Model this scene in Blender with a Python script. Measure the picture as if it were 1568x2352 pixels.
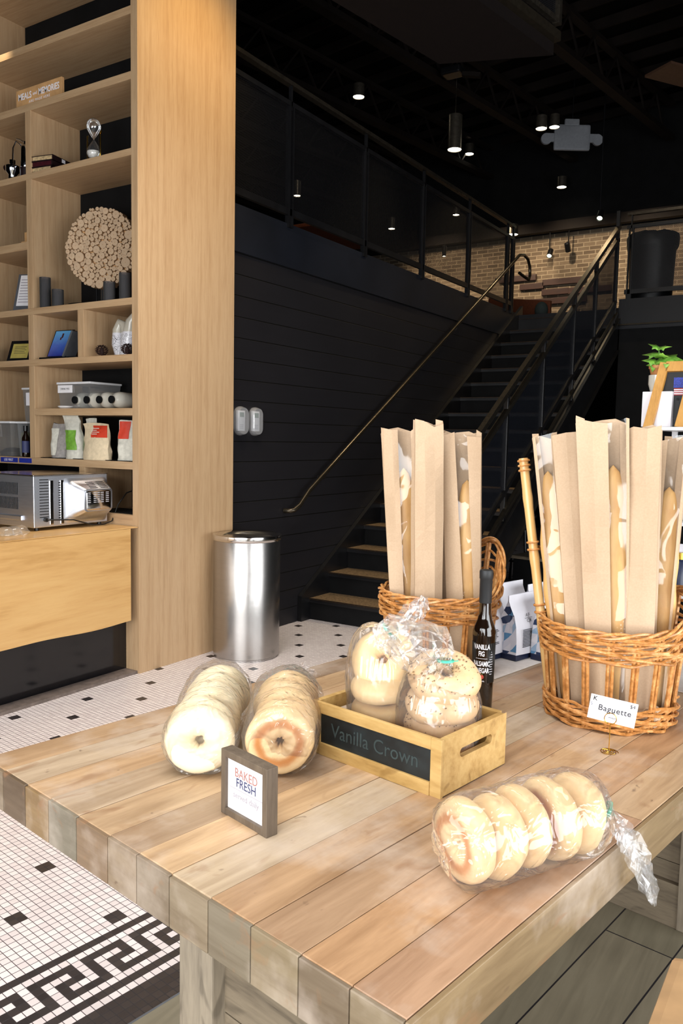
import bpy, bmesh, math, random
from mathutils import Vector, Matrix, noise
R_=math.radians
rnd=random.Random(7)
for o in list(bpy.data.objects): bpy.data.objects.remove(o)
C=bpy.context.scene.collection
sc=bpy.context.scene
# ---------------------------------------------------------------- camera
YAW,PITCH,ROLL,FPX=0.5665,0.09062,0.01892,1860.0
f_=Vector((-math.sin(YAW)*math.cos(PITCH),math.cos(YAW)*math.cos(PITCH),-math.sin(PITCH)))
r_=Vector((math.cos(YAW),math.sin(YAW),0)); u_=r_.cross(f_)
r2=r_*math.cos(ROLL)+u_*math.sin(ROLL); u2=-r_*math.sin(ROLL)+u_*math.cos(ROLL)
cam=bpy.data.cameras.new('camera'); co=bpy.data.objects.new('camera',cam); C.objects.link(co)
cam.sensor_fit='VERTICAL'; cam.sensor_height=36; cam.sensor_width=24; cam.lens=FPX/2352*36
cam.clip_start=0.02; cam.clip_end=80
co.matrix_world=Matrix(((r2.x,u2.x,-f_.x,0),(r2.y,u2.y,-f_.y,0),(r2.z,u2.z,-f_.z,1.5),(0,0,0,1)))
sc.camera=co
cam.dof.use_dof=False
# ---------------------------------------------------------------- world, exposure
sc.view_settings.view_transform='Standard'; sc.view_settings.look='None'
sc.view_settings.gamma=1; sc.view_settings.exposure=0.12; sc.view_settings.use_curve_mapping=False
w=bpy.data.worlds.new('world'); sc.world=w; w.use_nodes=True
w.node_tree.nodes['Background'].inputs[0].default_value=(0.75,0.85,1,1); w.node_tree.nodes['Background'].inputs[1].default_value=0.03
def area(name,loc,to,sx,sy,e,col=(1,1,1),spread=180):
    l=bpy.data.lights.new(name,'AREA'); l.shape='RECTANGLE'; l.size=sx; l.size_y=sy; l.energy=e; l.color=col; l.spread=R_(spread)
    o=bpy.data.objects.new(name,l); C.objects.link(o); o.location=loc
    o.rotation_euler=(Vector(to)-Vector(loc)).to_track_quat('-Z','Y').to_euler(); return o
def spot(name,loc,to,e,ang,col=(1,.75,.45),blend=.6,rad=.05):
    l=bpy.data.lights.new(name,'SPOT'); l.energy=e; l.color=col; l.spot_size=R_(ang); l.spot_blend=blend; l.shadow_soft_size=rad
    o=bpy.data.objects.new(name,l); C.objects.link(o); o.location=loc
    o.rotation_euler=(Vector(to)-Vector(loc)).to_track_quat('-Z','Y').to_euler(); return o
WARM=(1,.66,.32)
area('window_light_right',(3.4,1.6,1.45),(-3,2.6,0.7),5.5,2.3,330,(.95,.975,1))
area('window_light_front',(-0.6,-3.2,1.6),(-1.4,4,.8),5.0,2.3,360,(.97,.985,1))
area('table_fill',(-1.0,.5,3.35),(-.95,.9,.8),2.2,2.0,50,(1,.98,.95),130)  # added overhead fill to brighten the tabletop, stands for no known fixture
area('aisle_fill',(-2.6,2.8,4.2),(-2.6,2.8,0),1.0,2.6,60,(1,.94,.88),100)  # second added fill from above, lifts the tiled floor
spot('panel_spot',(-2.5,4.0,5.0),(-3.73,3.97,3.55),150,62,(1,.60,.12),1.0)
spot('shelf_spot',(-4.95,2.6,4.6),(-5.05,3.53,3.99),120,15,(1,.85,.6),.5)
for i,x in enumerate((-6.6,-5.4,-4.3,-3.1)):
    spot('brick_wall_spot',(x,12.4,5.2),(x+.1,13.8,3.9),95,95,(1,.78,.54),.8)
spot('brick_wall_spot',(-2.0,12.4,5.3),(-2.0,13.8,4.0),60,95,(1,.78,.54),.8)
spot('stair_spot',(-3.05,10.6,5.9),(-3.75,8.4,2.2),110,52,(1,.74,.42),.5)
spot('stair_spot',(-1.9,8.3,5.9),(-2.6,8.6,3.0),90,70,(1,.78,.48),.5)
spot('stair_spot',(-2.9,7.0,5.9),(-3.3,5.8,0.3),230,44,(1,.8,.52),.6)
spot('mezzanine_spot',(-6.6,8.5,5.8),(-6.4,8.0,3.1),60,110,WARM,.8)
area('floor_downlights',(-2.6,5.0,5.9),(-2.6,4.6,0),1.5,1.5,30,(1,.88,.7))
# ---------------------------------------------------------------- material helpers
def srgb(h):
    if isinstance(h,str):
        c=[int(h[i:i+2],16)/255 for i in (0,2,4)]
        return tuple([x/12.92 if x<=.04045 else ((x+.055)/1.055)**2.4 for x in c])+(1,)
    return tuple(h)+(1,) if len(h)==3 else tuple(h)
class NT:
    def __init__(s,name):
        s.m=bpy.data.materials.new(name); s.m.use_nodes=True; s.t=s.m.node_tree; s.n=s.t.nodes; s.l=s.t.links
        s.b=s.n['Principled BSDF']; s.out=s.n['Material Output']
    def node(s,typ,**kw):
        n=s.n.new(typ)
        for k,v in kw.items(): setattr(n,k,v)
        return n
    def link(s,a,b): s.l.new(a,b)
    def set(s,inp,v):
        if hasattr(v,'links') or isinstance(v,bpy.types.NodeSocket): s.l.new(v,inp)
        else: inp.default_value=v
    def math(s,op,a,b=None,c=None):
        n=s.n.new('ShaderNodeMath'); n.operation=op; s.set(n.inputs[0],a)
        if b is not None: s.set(n.inputs[1],b)
        if c is not None: s.set(n.inputs[2],c)
        return n.outputs[0]
    def mix(s,f,a,b,mode='MIX'):
        n=s.n.new('ShaderNodeMix'); n.data_type='RGBA'; n.blend_type=mode
        s.set(n.inputs[0],f); s.set(n.inputs[6],a); s.set(n.inputs[7],b); return n.outputs[2]
    def ramp(s,f,stops,interp='LINEAR'):
        n=s.n.new('ShaderNodeValToRGB'); n.color_ramp.interpolation=interp
        e=n.color_ramp.elements
        while len(e)>1: e.remove(e[-1])
        e[0].position=stops[0][0]; e[0].color=stops[0][1]
        for p,c in stops[1:]:
            x=e.new(p); x.color=c
        s.set(n.inputs[0],f); return n.outputs[0]
    def coord(s,kind='Object',scale=(1,1,1),rot=(0,0,0),loc=(0,0,0)):
        if kind=='World': o=s.n.new('ShaderNodeNewGeometry').outputs['Position']
        else: o=s.n.new('ShaderNodeTexCoord').outputs[kind]
        m=s.n.new('ShaderNodeMapping'); m.inputs['Scale'].default_value=scale; m.inputs['Rotation'].default_value=rot; m.inputs['Location'].default_value=loc
        s.l.new(o,m.inputs[0]); return m.outputs[0]
    def noise(s,v,scale=5,detail=4,rough=.55,dist=0):
        n=s.n.new('ShaderNodeTexNoise'); n.inputs['Scale'].default_value=scale; n.inputs['Detail'].default_value=detail
        n.inputs['Roughness'].default_value=rough; n.inputs['Distortion'].default_value=dist
        s.l.new(v,n.inputs['Vector']); return n.outputs[0]
    def bump(s,h,strength=.3,dist=.002):
        n=s.n.new('ShaderNodeBump'); n.inputs['Strength'].default_value=strength; n.inputs['Distance'].default_value=dist
        s.set(n.inputs['Height'],h); s.l.new(n.outputs[0],s.b.inputs['Normal'])
    def base(s,v): s.set(s.b.inputs['Base Color'],v)
    def p(s,**kw):
        for k,v in kw.items(): s.set(s.b.inputs[k.replace('_',' ')],v)
        return s
M={}
def simple(name,col,rough=.5,metal=0,var=.06,scale=30,bump=0,spec=None,coat=0):
    t=NT(name); c=srgb(col); v=t.coord('Object'); n=t.noise(v,scale)
    lo=tuple(x*(1-var*2) for x in c[:3])+(1,); hi=tuple(min(1,x*(1+var*2)) for x in c[:3])+(1,)
    t.base(t.ramp(n,[(.3,lo),(.7,hi)])); t.p(Roughness=rough,Metallic=metal)
    if spec is not None: t.b.inputs['Specular IOR Level'].default_value=spec
    if coat: t.b.inputs['Coat Weight'].default_value=coat
    if bump: t.bump(n,bump)
    M[name]=t.m; return t.m
def wood(name,cols,axis='Z',kind='Object',scale=1,rough=.5,fine=1,knots=False,bump=.15,stretch=14):
    t=NT(name); s={'X':(1,stretch,stretch),'Y':(stretch,1,stretch),'Z':(stretch,stretch,1)}[axis]
    v=t.coord(kind,scale=tuple(a*scale for a in s)); n1=t.noise(v,1.3,6,.6,.6)
    v2=t.coord(kind,scale=tuple(a*scale*7 for a in s)); n2=t.noise(v2,1.2,3,.6)
    f=t.math('ADD',t.math('MULTIPLY',n1,.62),t.math('MULTIPLY',n2,.38*fine))
    st=[(.3+.4*i/(len(cols)-1),srgb(c)) for i,c in enumerate(cols)]
    c=t.ramp(f,st)
    if knots:
        v3=t.coord(kind,scale=tuple((1 if a==1 else 2.2)*scale for a in s)); k=t.noise(v3,3.0,2,.5,1.5)
        c=t.mix(t.ramp(k,[(.62,(0,0,0,1)),(.70,(.5,.5,.5,1))]),c,srgb(knots),'MIX')
    t.base(c); t.p(Roughness=rough); t.bump(f,bump); M[name]=t.m; return t.m
def emit(name,col,e):
    t=NT(name); t.b.inputs['Emission Color'].default_value=srgb(col); t.b.inputs['Emission Strength'].default_value=e
    t.base(srgb(col)); M[name]=t.m; return t.m
def film(name,tint=(1,1,1),haze=.10,rough=.08,gloss=1.0,edge=.35,bumpy=.5,bscale=14,hazecol=(.9,.9,.92),base=.035,bdist=.004,cs=(1,1,1)):
    t=NT(name); t.n.remove(t.b)
    tr=t.node('ShaderNodeBsdfTransparent'); tr.inputs[0].default_value=srgb(tint)
    gl=t.node('ShaderNodeBsdfGlossy'); gl.inputs['Roughness'].default_value=rough; gl.inputs[0].default_value=(gloss,gloss,gloss,1)
    df=t.node('ShaderNodeBsdfDiffuse'); df.inputs[0].default_value=srgb(hazecol)
    lw=t.node('ShaderNodeLayerWeight'); lw.inputs[0].default_value=.35
    if bumpy:
        v=t.coord('Object',scale=cs); n=t.noise(v,bscale,2,.5,.8); n=t.math('POWER',t.math('SUBTRACT',1.0,t.math('ABSOLUTE',t.math('MULTIPLY_ADD',n,5.0,-2.5))),1.0) ; b=t.node('ShaderNodeBump'); b.inputs['Strength'].default_value=bumpy; b.inputs['Distance'].default_value=bdist
        t.link(n,b.inputs['Height']); t.link(b.outputs[0],gl.inputs['Normal']); t.link(b.outputs[0],lw.inputs['Normal'])
    m1=t.node('ShaderNodeMixShader'); m1.inputs[0].default_value=haze; t.link(tr.outputs[0],m1.inputs[1]); t.link(df.outputs[0],m1.inputs[2])
    m2=t.node('ShaderNodeMixShader'); t.link(t.math('MULTIPLY_ADD',lw.outputs['Fresnel'],edge*1.6,base),m2.inputs[0])
    t.link(m1.outputs[0],m2.inputs[1]); t.link(gl.outputs[0],m2.inputs[2]); t.link(m2.outputs[0],t.out.inputs[0])
    M[name]=t.m; return t.m
def meshpanel(name,col,pitch=.012,open_=.62):
    # expanded metal: diamond openings cut through by a transparent mask
    t=NT(name); v=t.coord('World'); sep=t.node('ShaderNodeSeparateXYZ'); t.link(v,sep.inputs[0])
    h=t.math('ADD',sep.outputs[0],sep.outputs[1])
    a=t.math('MULTIPLY',h,1/pitch/1.8); b=t.math('MULTIPLY',sep.outputs[2],1/pitch)
    d1=t.math('ABSOLUTE',t.math('SUBTRACT',t.math('FRACT',t.math('ADD',a,b)),.5)); d2=t.math('ABSOLUTE',t.math('SUBTRACT',t.math('FRACT',t.math('SUBTRACT',a,b)),.5))
    hole=t.math('MULTIPLY',t.math('LESS_THAN',d1,.5*open_**.5),t.math('LESS_THAN',d2,.5*open_**.5))
    t.base(srgb(col)); t.p(Roughness=.45,Metallic=.3)
    t.link(t.math('SUBTRACT',1,hole),t.b.inputs['Alpha']); M[name]=t.m; return t.m
# ---------------------------------------------------------------- mesh helpers
class MB:
    def __init__(s): s.v=[]; s.f=[]; s.c=[]; s.sm=[]
    def add(s,vs,fs,col=None,smooth=False,mat=None):
        n=len(s.v); s.v+= [tuple(mat@Vector(p)) if mat else tuple(p) for p in vs]
        for f in fs: s.f.append([i+n for i in f]); s.c.append(col); s.sm.append(smooth)
        return s
    def box(s,x0,x1,y0,y1,z0,z1,col=None,mat=None,bev=0):
        if bev>0:
            b=min(bev,(x1-x0)/2.01,(y1-y0)/2.01,(z1-z0)/2.01)
            bm=bmesh.new(); bmesh.ops.create_cube(bm,size=1)
            for v in bm.verts: v.co=Vector(((x0+x1)/2+v.co.x*(x1-x0),(y0+y1)/2+v.co.y*(y1-y0),(z0+z1)/2+v.co.z*(z1-z0)))
            bmesh.ops.bevel(bm,geom=list(bm.edges),offset=b,segments=2,affect='EDGES',profile=.6)
            bm.verts.index_update(); vs=[v.co.copy() for v in bm.verts]; fs=[[v.index for v in f.verts] for f in bm.faces]; bm.free()
            return s.add(vs,fs,col,False,mat)
        vs=[(x0,y0,z0),(x1,y0,z0),(x1,y1,z0),(x0,y1,z0),(x0,y0,z1),(x1,y0,z1),(x1,y1,z1),(x0,y1,z1)]
        return s.add(vs,[(0,3,2,1),(4,5,6,7),(0,1,5,4),(1,2,6,5),(2,3,7,6),(3,0,4,7)],col,False,mat)
    def prism(s,poly,z0,z1,mat=None,col=None):
        n=len(poly); vs=[(x,y,z0) for x,y in poly]+[(x,y,z1) for x,y in poly]
        fs=[tuple(range(n-1,-1,-1)),tuple(range(n,2*n))]+[(i,(i+1)%n,n+(i+1)%n,n+i) for i in range(n)]
        return s.add(vs,fs,col,False,mat)
    def lathe(s,prof,seg=32,mat=None,col=None,cap=True,smooth=True):
        vs=[];fs=[]
        for r,z in prof:
            for i in range(seg):
                a=2*math.pi*i/seg; vs.append((r*math.cos(a),r*math.sin(a),z))
        for k in range(len(prof)-1):
            for i in range(seg):
                j=(i+1)%seg; fs.append((k*seg+i,k*seg+j,(k+1)*seg+j,(k+1)*seg+i))
        if cap:
            if prof[0][0]>1e-5: fs.append(tuple(range(seg-1,-1,-1)))
            if prof[-1][0]>1e-5: fs.append(tuple((len(prof)-1)*seg+i for i in range(seg)))
        return s.add(vs,fs,col,smooth,mat)
    def tube(s,pts,r,seg=8,closed=False,col=None,cap=True,mat=None,flat=1.0):
        P=[Vector(p) for p in pts]; n=len(P); vs=[];fs=[]
        up=None
        for i in range(n):
            if closed: t=(P[(i+1)%n]-P[i-1])
            else: t=P[min(i+1,n-1)]-P[max(i-1,0)]
            if t.length<1e-9: t=Vector((0,0,1))
            t.normalize()
            if up is None:
                up=Vector((0,0,1)) if abs(t.z)<.9 else Vector((1,0,0))
            a=t.cross(up)
            if a.length<1e-6: a=t.cross(Vector((0,1,0)))
            a.normalize(); b=a.cross(t); b.normalize(); up=b
            rr=r[i] if isinstance(r,(list,tuple)) else r
            for k in range(seg):
                q=2*math.pi*k/seg; vs.append(P[i]+a*(rr*math.cos(q))+b*(rr*flat*math.sin(q)))
        m=n if closed else n-1
        for i in range(m):
            j=(i+1)%n
            for k in range(seg):
                l=(k+1)%seg; fs.append((i*seg+k,i*seg+l,j*seg+l,j*seg+k))
        if cap and not closed:
            fs.append(tuple(range(seg-1,-1,-1))); fs.append(tuple((n-1)*seg+k for k in range(seg)))
        return s.add(vs,fs,col,True,mat)
    def bar(s,a,b,w,h,col=None,up=(0,0,1)):
        a=Vector(a);b=Vector(b);t=(b-a).normalized();x=t.cross(Vector(up)).normalized();y=x.cross(t).normalized()
        vs=[]
        for p in (a,b):
            for i,j in ((-1,-1),(1,-1),(1,1),(-1,1)): vs.append(p+x*(i*w/2)+y*(j*h/2))
        return s.add(vs,[(0,1,2,3),(7,6,5,4),(0,4,5,1),(1,5,6,2),(2,6,7,3),(3,7,4,0)],col)
    def build(s,name,mat,parent=None,loc=None,rot=None,thick=0,bevel=0):
        me=bpy.data.meshes.new(name); me.from_pydata([tuple(v) for v in s.v],[],s.f); me.validate(clean_customdata=False)
        if any(s.sm) and len(me.polygons)==len(s.sm):
            me.polygons.foreach_set('use_smooth',s.sm); sharp=True
        else: sharp=False
        if any(c is not None for c in s.c) and len(me.polygons)==len(s.c):
            ca=me.color_attributes.new('col','FLOAT_COLOR','CORNER')
            for p,c in zip(me.polygons,s.c):
                c=c if c is not None else (.5,.5,.5,1)
                for li in p.loop_indices: ca.data[li].color=(c[0],c[1],c[2],1)
        bm=bmesh.new(); bm.from_mesh(me); bmesh.ops.recalc_face_normals(bm,faces=bm.faces); bm.to_mesh(me); bm.free()
        if sharp: me.set_sharp_from_angle(angle=R_(50))
        o=bpy.data.objects.new(name,me); C.objects.link(o)
        if mat: me.materials.append(M[mat] if isinstance(mat,str) else mat)
        if parent: o.parent=parent
        if loc: o.location=loc
        if rot: o.rotation_euler=rot
        if thick:
            md=o.modifiers.new('solid','SOLIDIFY'); md.thickness=thick
        if bevel:
            md=o.modifiers.new('bevel','BEVEL'); md.width=bevel; md.segments=2; md.limit_method='ANGLE'
        return o
def tag(o,label=None,cat=None,group=None,kind=None):
    if label: o['label']=label
    if cat: o['category']=cat
    if group: o['group']=group
    if kind: o['kind']=kind
    return o
def thing(name,label,cat,loc=(0,0,0),rotz=0,group=None,rot=None):
    o=bpy.data.objects.new(name,None); C.objects.link(o); o.location=loc; o.rotation_euler=rot if rot else (0,0,rotz); o.empty_display_size=.05
    return tag(o,label,cat,group)
def struct(o): o['kind']='structure'; return o
def copy_tree(o,parent=None):
    c=o.copy(); C.objects.link(c); c.parent=parent
    for ch in [x for x in bpy.data.objects if x.parent==o]: copy_tree(ch,c)
    return c
def text(name,s,size,mat,parent,loc,rot=(0,0,0),align='CENTER',sx=1,extrude=.0003,bold=0,space=1):
    cu=bpy.data.curves.new('t','FONT'); cu.body=s; cu.size=size; cu.align_x=align; cu.align_y='CENTER'; cu.extrude=extrude; cu.offset=bold; cu.space_character=space
    cu.resolution_u=3
    to=bpy.data.objects.new('t',cu); C.objects.link(to)
    me=bpy.data.meshes.new_from_object(to.evaluated_get(bpy.context.evaluated_depsgraph_get())); bpy.data.objects.remove(to)
    me.name=name
    for v in me.vertices: v.co.x*=sx
    me.materials.clear(); me.materials.append(M[mat]); o=bpy.data.objects.new(name,me); C.objects.link(o)
    if parent: o.parent=parent
    o.location=loc; o.rotation_euler=rot; return o
# ---------------------------------------------------------------- materials
wood('oak_vertical',['9d7e5c','ad8e6b','b89b78','a98967'],'Z',scale=1.0,rough=.42,bump=.06,stretch=26)
wood('oak_horizontal',['9d7e5c','ad8e6b','b89b78','a98967'],'X',scale=1.0,rough=.42,bump=.06,stretch=26)
wood('oak_depth',['9d7e5c','ad8e6b','b89b78','a98967'],'Z',scale=1.0,rough=.5,bump=.06,stretch=26)
wood('honey_wood',['b88d55','c99f66','cfa76e','c8a066','d2ad78'],'Y',scale=.6,rough=.32,bump=.04,stretch=12,fine=.5)
wood('crate_wood',['8f6c38','ad8a50','bd9c62','b08c52'],'X',scale=2.5,rough=.5,bump=.2,stretch=4,knots='7a5724')
wood('easel_wood',['a8742c','c18b3c','cf9a49'],'Z',scale=2,rough=.45,bump=.1,stretch=10)
wood('grey_wood',['5c5142','7d7262','8f8371','6d6353'],'Z',scale=1.6,rough=.6,bump=.3,stretch=9,knots='3d352b')
wood('grey_wood_flat',['4d4336','6b5f4e','7a6d5a','5d5243'],'X',scale=1.6,rough=.6,bump=.3,stretch=9,knots='352c22')
wood('frame_wood',['4b3f33','5d5042','6e6050'],'Z',scale=3,rough=.6,bump=.2,stretch=8)
wood('slat_wood',['1f0d07','341810','45241a'],'X',scale=1,rough=.5,bump=.1,stretch=9)
simple('black_paint','17171a',.38,var=.1,scale=3,spec=.35)
simple('black_steel','121214',.33,var=.15,scale=8,spec=.5)
simple('gloss_black','0b0c10',.12,var=.1,scale=2,spec=.6)
simple('matte_black','0a0a0b',.8,var=.2,scale=6,spec=.2)
simple('band_paint','14171f',.45,var=.12,scale=2,spec=.4)
simple('ceiling_black','070605',.85,var=.3,scale=2,spec=.1)
simple('beam_paint','150f0c',.7,var=.2,scale=3,spec=.2)
simple('nosing_metal','33281f',.4,metal=.6,var=.2,scale=50)
simple('tread_top','6b573e',.75,var=.25,scale=60,bump=.4,spec=.2)
simple('soffit_paint','0e0908',.8,spec=.1)
simple('brass_rail','4e463a',.24,metal=.85,var=.1,scale=40)
simple('worn_rail','4a443c',.25,metal=.8,var=.2,scale=60)
simple('grey_trim','6b5f58',.5,var=.15,scale=30)
simple('white_plastic','d8d8da',.35,var=.02)
simple('white_card','eceaf0',.6,var=.01)
simple('white_paper','e6e4e6',.6,var=.02)
simple('light_grey','a9aab0',.4,var=.03)
simple('grey_plastic','55575c',.5,var=.05)
simple('black_plastic','0c0d0f',.4,var=.1)
simple('ink_black','141416',.6,var=0)
simple('ink_grey','2c2c34',.6,var=0)
simple('ink_pale','a09aa2',.6,var=0)
simple('ink_navy','30365e',.6,var=0)
simple('ink_rose','a8756c',.6,var=0)
simple('chalk','2c3838',.8,var=.1)
simple('chalkboard','12191b',.5,var=.35,scale=25)
simple('gold','c9a040',.22,metal=1,var=.05)
simple('sand','d9d5cf',.8,var=.1,scale=200)
simple('leather','1f1012',.4,var=.2,scale=80,bump=.3)
simple('maroon','3a1018',.4,var=.2,scale=60)
simple('page_edge','b39a72',.8,var=.2,scale=100)
simple('candle','4b4c5c',.7,var=.15,scale=120)
simple('dark_glass','101014',.06,var=0,spec=.8)
simple('terracotta','b57a46',.6,var=.08)
simple('orange_partition','6a3214',.6,var=.1)
simple('bin_black','08090c',.4,var=.1)
simple('cloth','e9e2dc',.9,var=.03,scale=50,bump=.3)
simple('twist_tie','3fae92',.45,var=.05)
simple('cap_black','15181b',.55,var=.1,scale=30)
simple('label_black','0d1113',.45,var=.05)
simple('fig_red','b04438',.6,var=.3,scale=400)
simple('fig_green','5c8a3a',.6,var=.2)
simple('blue_tape','1a2a8c',.6,var=.08)
simple('red_label','c23a22',.5,var=.05)
simple('green_label','6a9a34',.5,var=.1,scale=60)
simple('kraft_cream','cdbb9c',.7,var=.06,scale=40,bump=.3)
simple('kraft_white','c4c2b6',.7,var=.08,scale=40,bump=.3)
simple('kraft_grey','8f8a86',.6,var=.12,scale=40,bump=.3)
simple('cert_paper','b8a85a',.4,var=.08,scale=12)
simple('pinecone','2c1512',.7,var=.4,scale=90)
simple('ceramic','c9c6bb',.18,var=.03,scale=12,coat=.4)
simple('seed','7d6140',.6,var=.4,scale=500)
simple('beans','241811',.6,var=.3,scale=200)
simple('herbs','5a5a38',.8,var=.4,scale=200)
simple('copper','c58a5a',.25,metal=1,var=.05)
simple('stem_green','4d7a2a',.5,var=.1)
simple('stool_wood','a5835c',.6,var=.1,scale=12)
simple('pale_wood','c79a68',.5,var=.1,scale=12)
simple('amber_bottle','150b06',.08,var=0,spec=.7)
simple('flag_red','a03038',.6,var=0); simple('flag_blue','2a3a9a',.6,var=.3,scale=300)
simple('photo_black','0c0f11',.6,var=.4,scale=14)
emit('lamp_glow','fff6e0',14); emit('lamp_dim','ffedd0',5); emit('spot_glow','f6ffd8',16)
def stainless(name,col,axis='Z',rough=.26,stretch=40):
    t=NT(name); s={'X':(2,stretch,stretch),'Z':(1.5,1.5,stretch*4),'V':(stretch*2,stretch*2,1)}[axis]
    v=t.coord('Object',scale=s); n=t.noise(v,4,4,.6)
    t.base(t.ramp(n,[(.3,srgb(col)),(.7,tuple(min(1,x*1.18) for x in srgb(col)[:3])+(1,))])); t.p(Metallic=1.0,Roughness=rough)
    t.b.inputs['Anisotropic'].default_value=.5; t.bump(n,.05); M[name]=t.m
stainless('brushed_steel','a3a09d','Z',.25); stainless('rim_steel','d0cecb','Z',.12); stainless('oven_steel','cdd0d8','X',.36); stainless('chrome','c9ccd2','X',.08)
# chrome-like galvanised plate of the oven
def glasslike(name,col,alpha,rough=.05,trans=.0):
    film(name,tint=col,haze=1-alpha,rough=rough,edge=.5,bumpy=0)
film('clear_plastic',(.97,.98,.98),haze=.06,rough=.12,edge=.22,bumpy=0,base=.02)
film('thin_glass',(.96,.97,.97),haze=.02,rough=.03,edge=.4,bumpy=0)
film('bag_film',(.99,.99,.99),haze=.045,rough=.13,edge=.38,bumpy=1.0,bscale=24,base=.02,bdist=.003)
film('bag_gather',(.985,.985,.99),haze=.04,rough=.16,edge=.32,bumpy=.5,bscale=18,base=.02,bdist=.003)
film('bag_film_tall',(.99,.99,.99),haze=.05,rough=.14,edge=.42,bumpy=.8,bscale=26,base=.022,bdist=.003,cs=(1,1,.16))
film('sleeve_film',(.985,.985,.98),haze=.012,rough=.07,edge=.4,bumpy=.6,bscale=7,base=.015,bdist=.003)
meshpanel('expanded_mesh','1b1b1e',.011,.62)
meshpanel('stair_mesh','1c2029',.010,.40)
# wall boards
t=NT('wall_boards'); v=t.coord('World'); sp=t.node('ShaderNodeSeparateXYZ'); t.link(v,sp.inputs[0])
fz=t.math('FRACT',t.math('DIVIDE',t.math('ADD',sp.outputs[2],.02),.148)); g=t.math('LESS_THAN',fz,.05)
n=t.noise(t.coord('World',scale=(1,1,9)),3,4); n2=t.noise(t.coord('World'),1.1,3)
c=t.mix(n2,srgb('17161a'),srgb('232225')); c=t.mix(t.math('MULTIPLY',n,.5),c,srgb('131214')); c=t.mix(g,c,srgb('060606'))
t.base(c); t.p(Roughness=.42); t.b.inputs['Specular IOR Level'].default_value=.35
t.bump(t.math('SUBTRACT',t.math('MULTIPLY',n,.1),g),.6,.004); M['wall_boards']=t.m
# bricks
t=NT('bricks'); n=t.node('ShaderNodeTexBrick'); v=t.coord('World',rot=(R_(90),0,0)); t.link(v,n.inputs[0])
n.inputs['Scale'].default_value=1; n.inputs['Brick Width'].default_value=.20; n.inputs['Row Height'].default_value=.067; n.inputs['Mortar Size'].default_value=.007
n.inputs['Color1'].default_value=srgb('8d7d68'); n.inputs['Color2'].default_value=srgb('5e5244'); n.inputs['Mortar'].default_value=srgb('b8a88e')
nz=t.noise(t.coord('World'),9,5); t.base(t.mix(t.math('MULTIPLY',nz,.7),n.outputs[0],srgb('5d4c39'))); t.p(Roughness=.85)
t.bump(t.math('SUBTRACT',nz,t.math('MULTIPLY',n.outputs[1],2)),.6,.01); M['bricks']=t.m
# table boards: board colour comes with each board, grain and wear on top
def boards(name,axis,dark=1.0):
    t=NT(name); at=t.node('ShaderNodeVertexColor'); at.layer_name='col'
    sc_=(16,1.6,16) if axis=='Y' else (1.6,16,16)
    n1=t.noise(t.coord('Object',scale=sc_),1.6,7,.62,.8); n2=t.noise(t.coord('Object',scale=tuple(a*5 for a in sc_)),2,3,.6)
    n3=t.noise(t.coord('Object'),5,5,.6); n4=t.noise(t.coord('Object',scale=(3.2,1.2,3)),7,3,.5,1.2)
    c=t.mix(t.ramp(n1,[(.32,(0,0,0,1)),(.68,(1,1,1,1))]),t.mix(1,at.outputs[0],(.66,.60,.54,1),'MULTIPLY'),t.mix(1,at.outputs[0],(1.08,1.06,1.04,1),'MULTIPLY'))
    c=t.mix(t.math('MULTIPLY',n2,.5),c,t.mix(1,c,(.55,.47,.40,1),'MULTIPLY'))
    c=t.mix(t.ramp(n3,[(.48,(0,0,0,1)),(.72,(.6,.6,.6,1))]),c,srgb('cbbcae'))
    c=t.mix(t.ramp(n4,[(.60,(0,0,0,1)),(.74,(.55,.55,.55,1))]),c,srgb('8a6547'))
    k=t.noise(t.coord('Object',scale=(2.6,1.3,2.6)),22,2,.5,.4)
    c=t.mix(t.ramp(k,[(.72,(0,0,0,1)),(.80,(.7,.7,.7,1))]),c,srgb('5c4636'))
    t.base(c); t.p(Roughness=t.math('MULTIPLY_ADD',n3,.25,.32)); t.bump(t.math('ADD',n1,t.math('MULTIPLY',n2,.5)),.22,.002); M[name]=t.m
boards('table_boards','Y'); boards('table_frame_boards','X')
# floor: mosaic of 1 inch tiles with dots and key border, then wood-look planks
TA=R_(-8.885); TP=.026783; OX,OY=-3.69835,5.2043
t=NT('floor_mosaic'); pos=t.node('ShaderNodeNewGeometry').outputs['Position']; sp=t.node('ShaderNodeSeparateXYZ'); t.link(pos,sp.inputs[0])
dx=t.math('SUBTRACT',sp.outputs[0],OX); dy=t.math('SUBTRACT',sp.outputs[1],OY)
a=t.math('ADD',t.math('MULTIPLY',dx,-math.sin(TA)/TP),t.math('MULTIPLY',dy,math.cos(TA)/TP))
b=t.math('ADD',t.math('MULTIPLY',dx,math.cos(TA)/TP),t.math('MULTIPLY',dy,math.sin(TA)/TP))
a=t.math('ADD',a,.15); b=t.math('SUBTRACT',b,.1)
fa=t.math('FLOOR',a); fb=t.math('FLOOR',b)
ga=t.math('ABSOLUTE',t.math('SUBTRACT',t.math('SUBTRACT',a,fa),.5)); gb=t.math('ABSOLUTE',t.math('SUBTRACT',t.math('SUBTRACT',b,fb),.5))
grout=t.math('GREATER_THAN',t.math('MAXIMUM',ga,gb),.455)
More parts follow.
